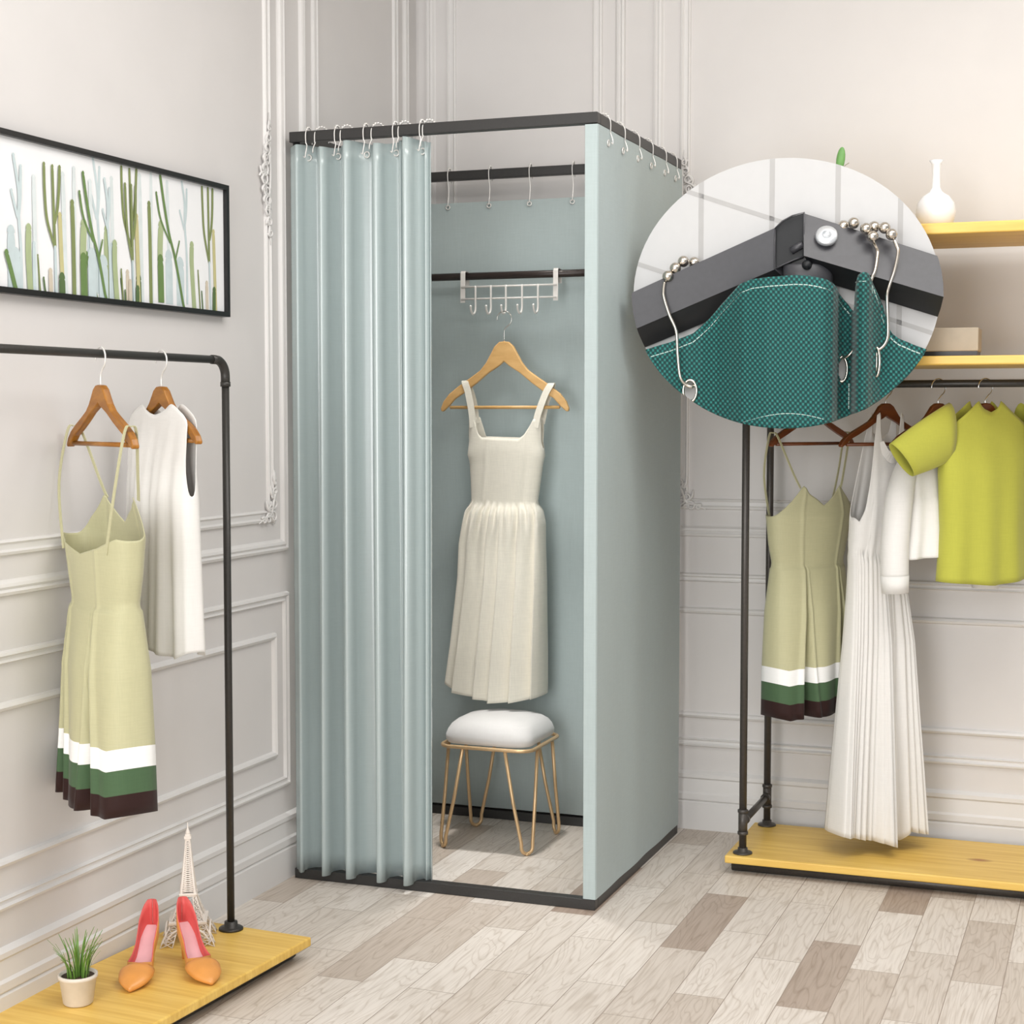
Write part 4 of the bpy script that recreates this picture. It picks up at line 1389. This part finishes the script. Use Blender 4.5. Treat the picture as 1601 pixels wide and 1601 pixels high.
for gx_, gy_, ra, rb, w in ((1082, 611, 10.5, 17, 31), (1315.5, 578, 8, 19, 17), (1365, 568, 5.0, 22, 54)):
    mb = MB()
    mb.tube([D(gx_ + ra * math.cos(a), gy_ + rb * math.sin(a), w + 2 + (3 * math.cos(a) if ra < 6 else 0)) for a in [2 * PI * k / 28 for k in range(28)]], 2.2 * K, 8, closed=True)
    if ra < 6:
        mb.tube([D(gx_ + .5 + .2 * math.cos(a), gy_ + 16 * math.sin(a), w + 2) for a in (-1.2, -.4, .4, 1.2)], 1.4 * K, 6, 0)
    o = obj('grommet', mb, M['nickel'], tc)
    if gx_ < 1100:
        clip_obj(o)

def ball_hook(label, beads, wire, bw, ww, grp=None):
    h = thing('ball_hook', label, 'hook', DC, DR, grp)
    mb = MB(); mb.tube(smooth_curve([D(x, y, w) for (x, y), w in zip(wire, ww)], 5), 2.7 * K, 10)
    obj('wire', mb, M['nickel'], h)
    for (x, y), w in zip(beads, bw):
        mb = MB(); mb.ball(D(x, y, w), 9.0 * K, 18)
        obj('ball', mb, M['nickel'], h)
    return h
ball_hook('nickel ball hook on the sloping rail arm nearest the booth', [(1047, 433), (1058, 420), (1070, 409), (1086, 410)], [(1042, 442), (1040.5, 455), (1041.6, 467), (1050, 493), (1060.7, 518), (1063, 552), (1067, 588), (1075.6, 601), (1085, 605), (1089, 600)], (40, 33, 25, 14), (40, 42, 43, 44, 43, 42, 41, 38, 36, 28))
ball_hook('nickel ball hook next to the bolt, its wire passing behind the narrow fold', [(1358, 378), (1348, 365), (1330, 355), (1315, 358)], [(1360, 387), (1364, 396), (1365, 404), (1362, 428), (1355, 447), (1346, 480), (1337, 516), (1333, 544), (1326, 556), (1314, 561)], (46, 40, 30, 18), (40, 46, 52, 60, 62, 44, 26, 24, 24, 18))
ball_hook('nickel ball hook farther along the rail, its wire in front of the cloth', [(1386, 375), (1376, 364), (1361, 361)], [(1390, 384), (1394, 394), (1395.6, 404), (1391, 428.5), (1382.5, 455), (1380, 469), (1381, 495), (1381.6, 528), (1376, 543), (1367, 550)], (46, 38, 26), (48, 50, 52, 54, 54, 56, 56, 58, 58, 56))

# ------------------------------------------------------------------ light
w = bpy.data.worlds.new('World')
scene.world = w
w.use_nodes = True
bg = w.node_tree.nodes['Background']
bg.inputs['Color'].default_value = (0.985, 0.99, 1.0, 1)
bg.inputs['Strength'].default_value = 0.50

def area(name, loc, target, sx, sy, power, col=(1, 1, 1), spread=180):
    l = bpy.data.lights.new(name, 'AREA')
    l.shape = 'RECTANGLE'
    l.size, l.size_y = sx, sy
    l.energy = power
    l.color = col
    l.spread = math.radians(spread)
    o = bpy.data.objects.new(name, l)
    o.location = loc
    o.rotation_euler = (Vector(target) - Vector(loc)).to_track_quat('-Z', 'Y').to_euler()
    COL.objects.link(o)
    return o
area('ceiling_light', (-0.6, 3.0, 3.15), (-0.6, 3.1, 0), 2.0, 0.6, 30, (1, .985, .965))
area('ceiling_light', (0.1, 4.0, 3.15), (0.0, 4.2, 0), 1.6, 0.6, 22, (1, .98, .955))
area('booth_downlight', (-1.86, 4.76, 3.15), (-1.86, 4.80, 0), 0.16, 0.16, 3.2, (1, .985, .96), 44)
area('added_front_light', (-1.5, -1.0, 1.5), (-1.9, 4.6, 1.2), 1.8, 2.6, 118, (1, .995, .99))  # front key light, added; no window stands there
area('added_front_light', (0.9, -1.0, 1.7), (-0.7, 5.0, 1.1), 1.8, 2.2, 40, (1, .995, .99))  # second front light, added to brighten the back wall by the rack

# ------------------------------------------------------------------ camera
cam = bpy.data.cameras.new('camera')
cam.sensor_width = 36
cam.lens = 2567.9 / 1601 * 36
co = bpy.data.objects.new('camera', cam)
co.location = (0, 0, 1.41336)
co.rotation_euler = (math.radians(90 - 3.41267), 0, math.radians(20.37525))
COL.objects.link(co)
scene.camera = co
scene.view_settings.view_transform = 'Standard'
scene.view_settings.look = 'None'
scene.view_settings.gamma = 1
scene.view_settings.use_curve_mapping = False
scene.view_settings.exposure = 0.0
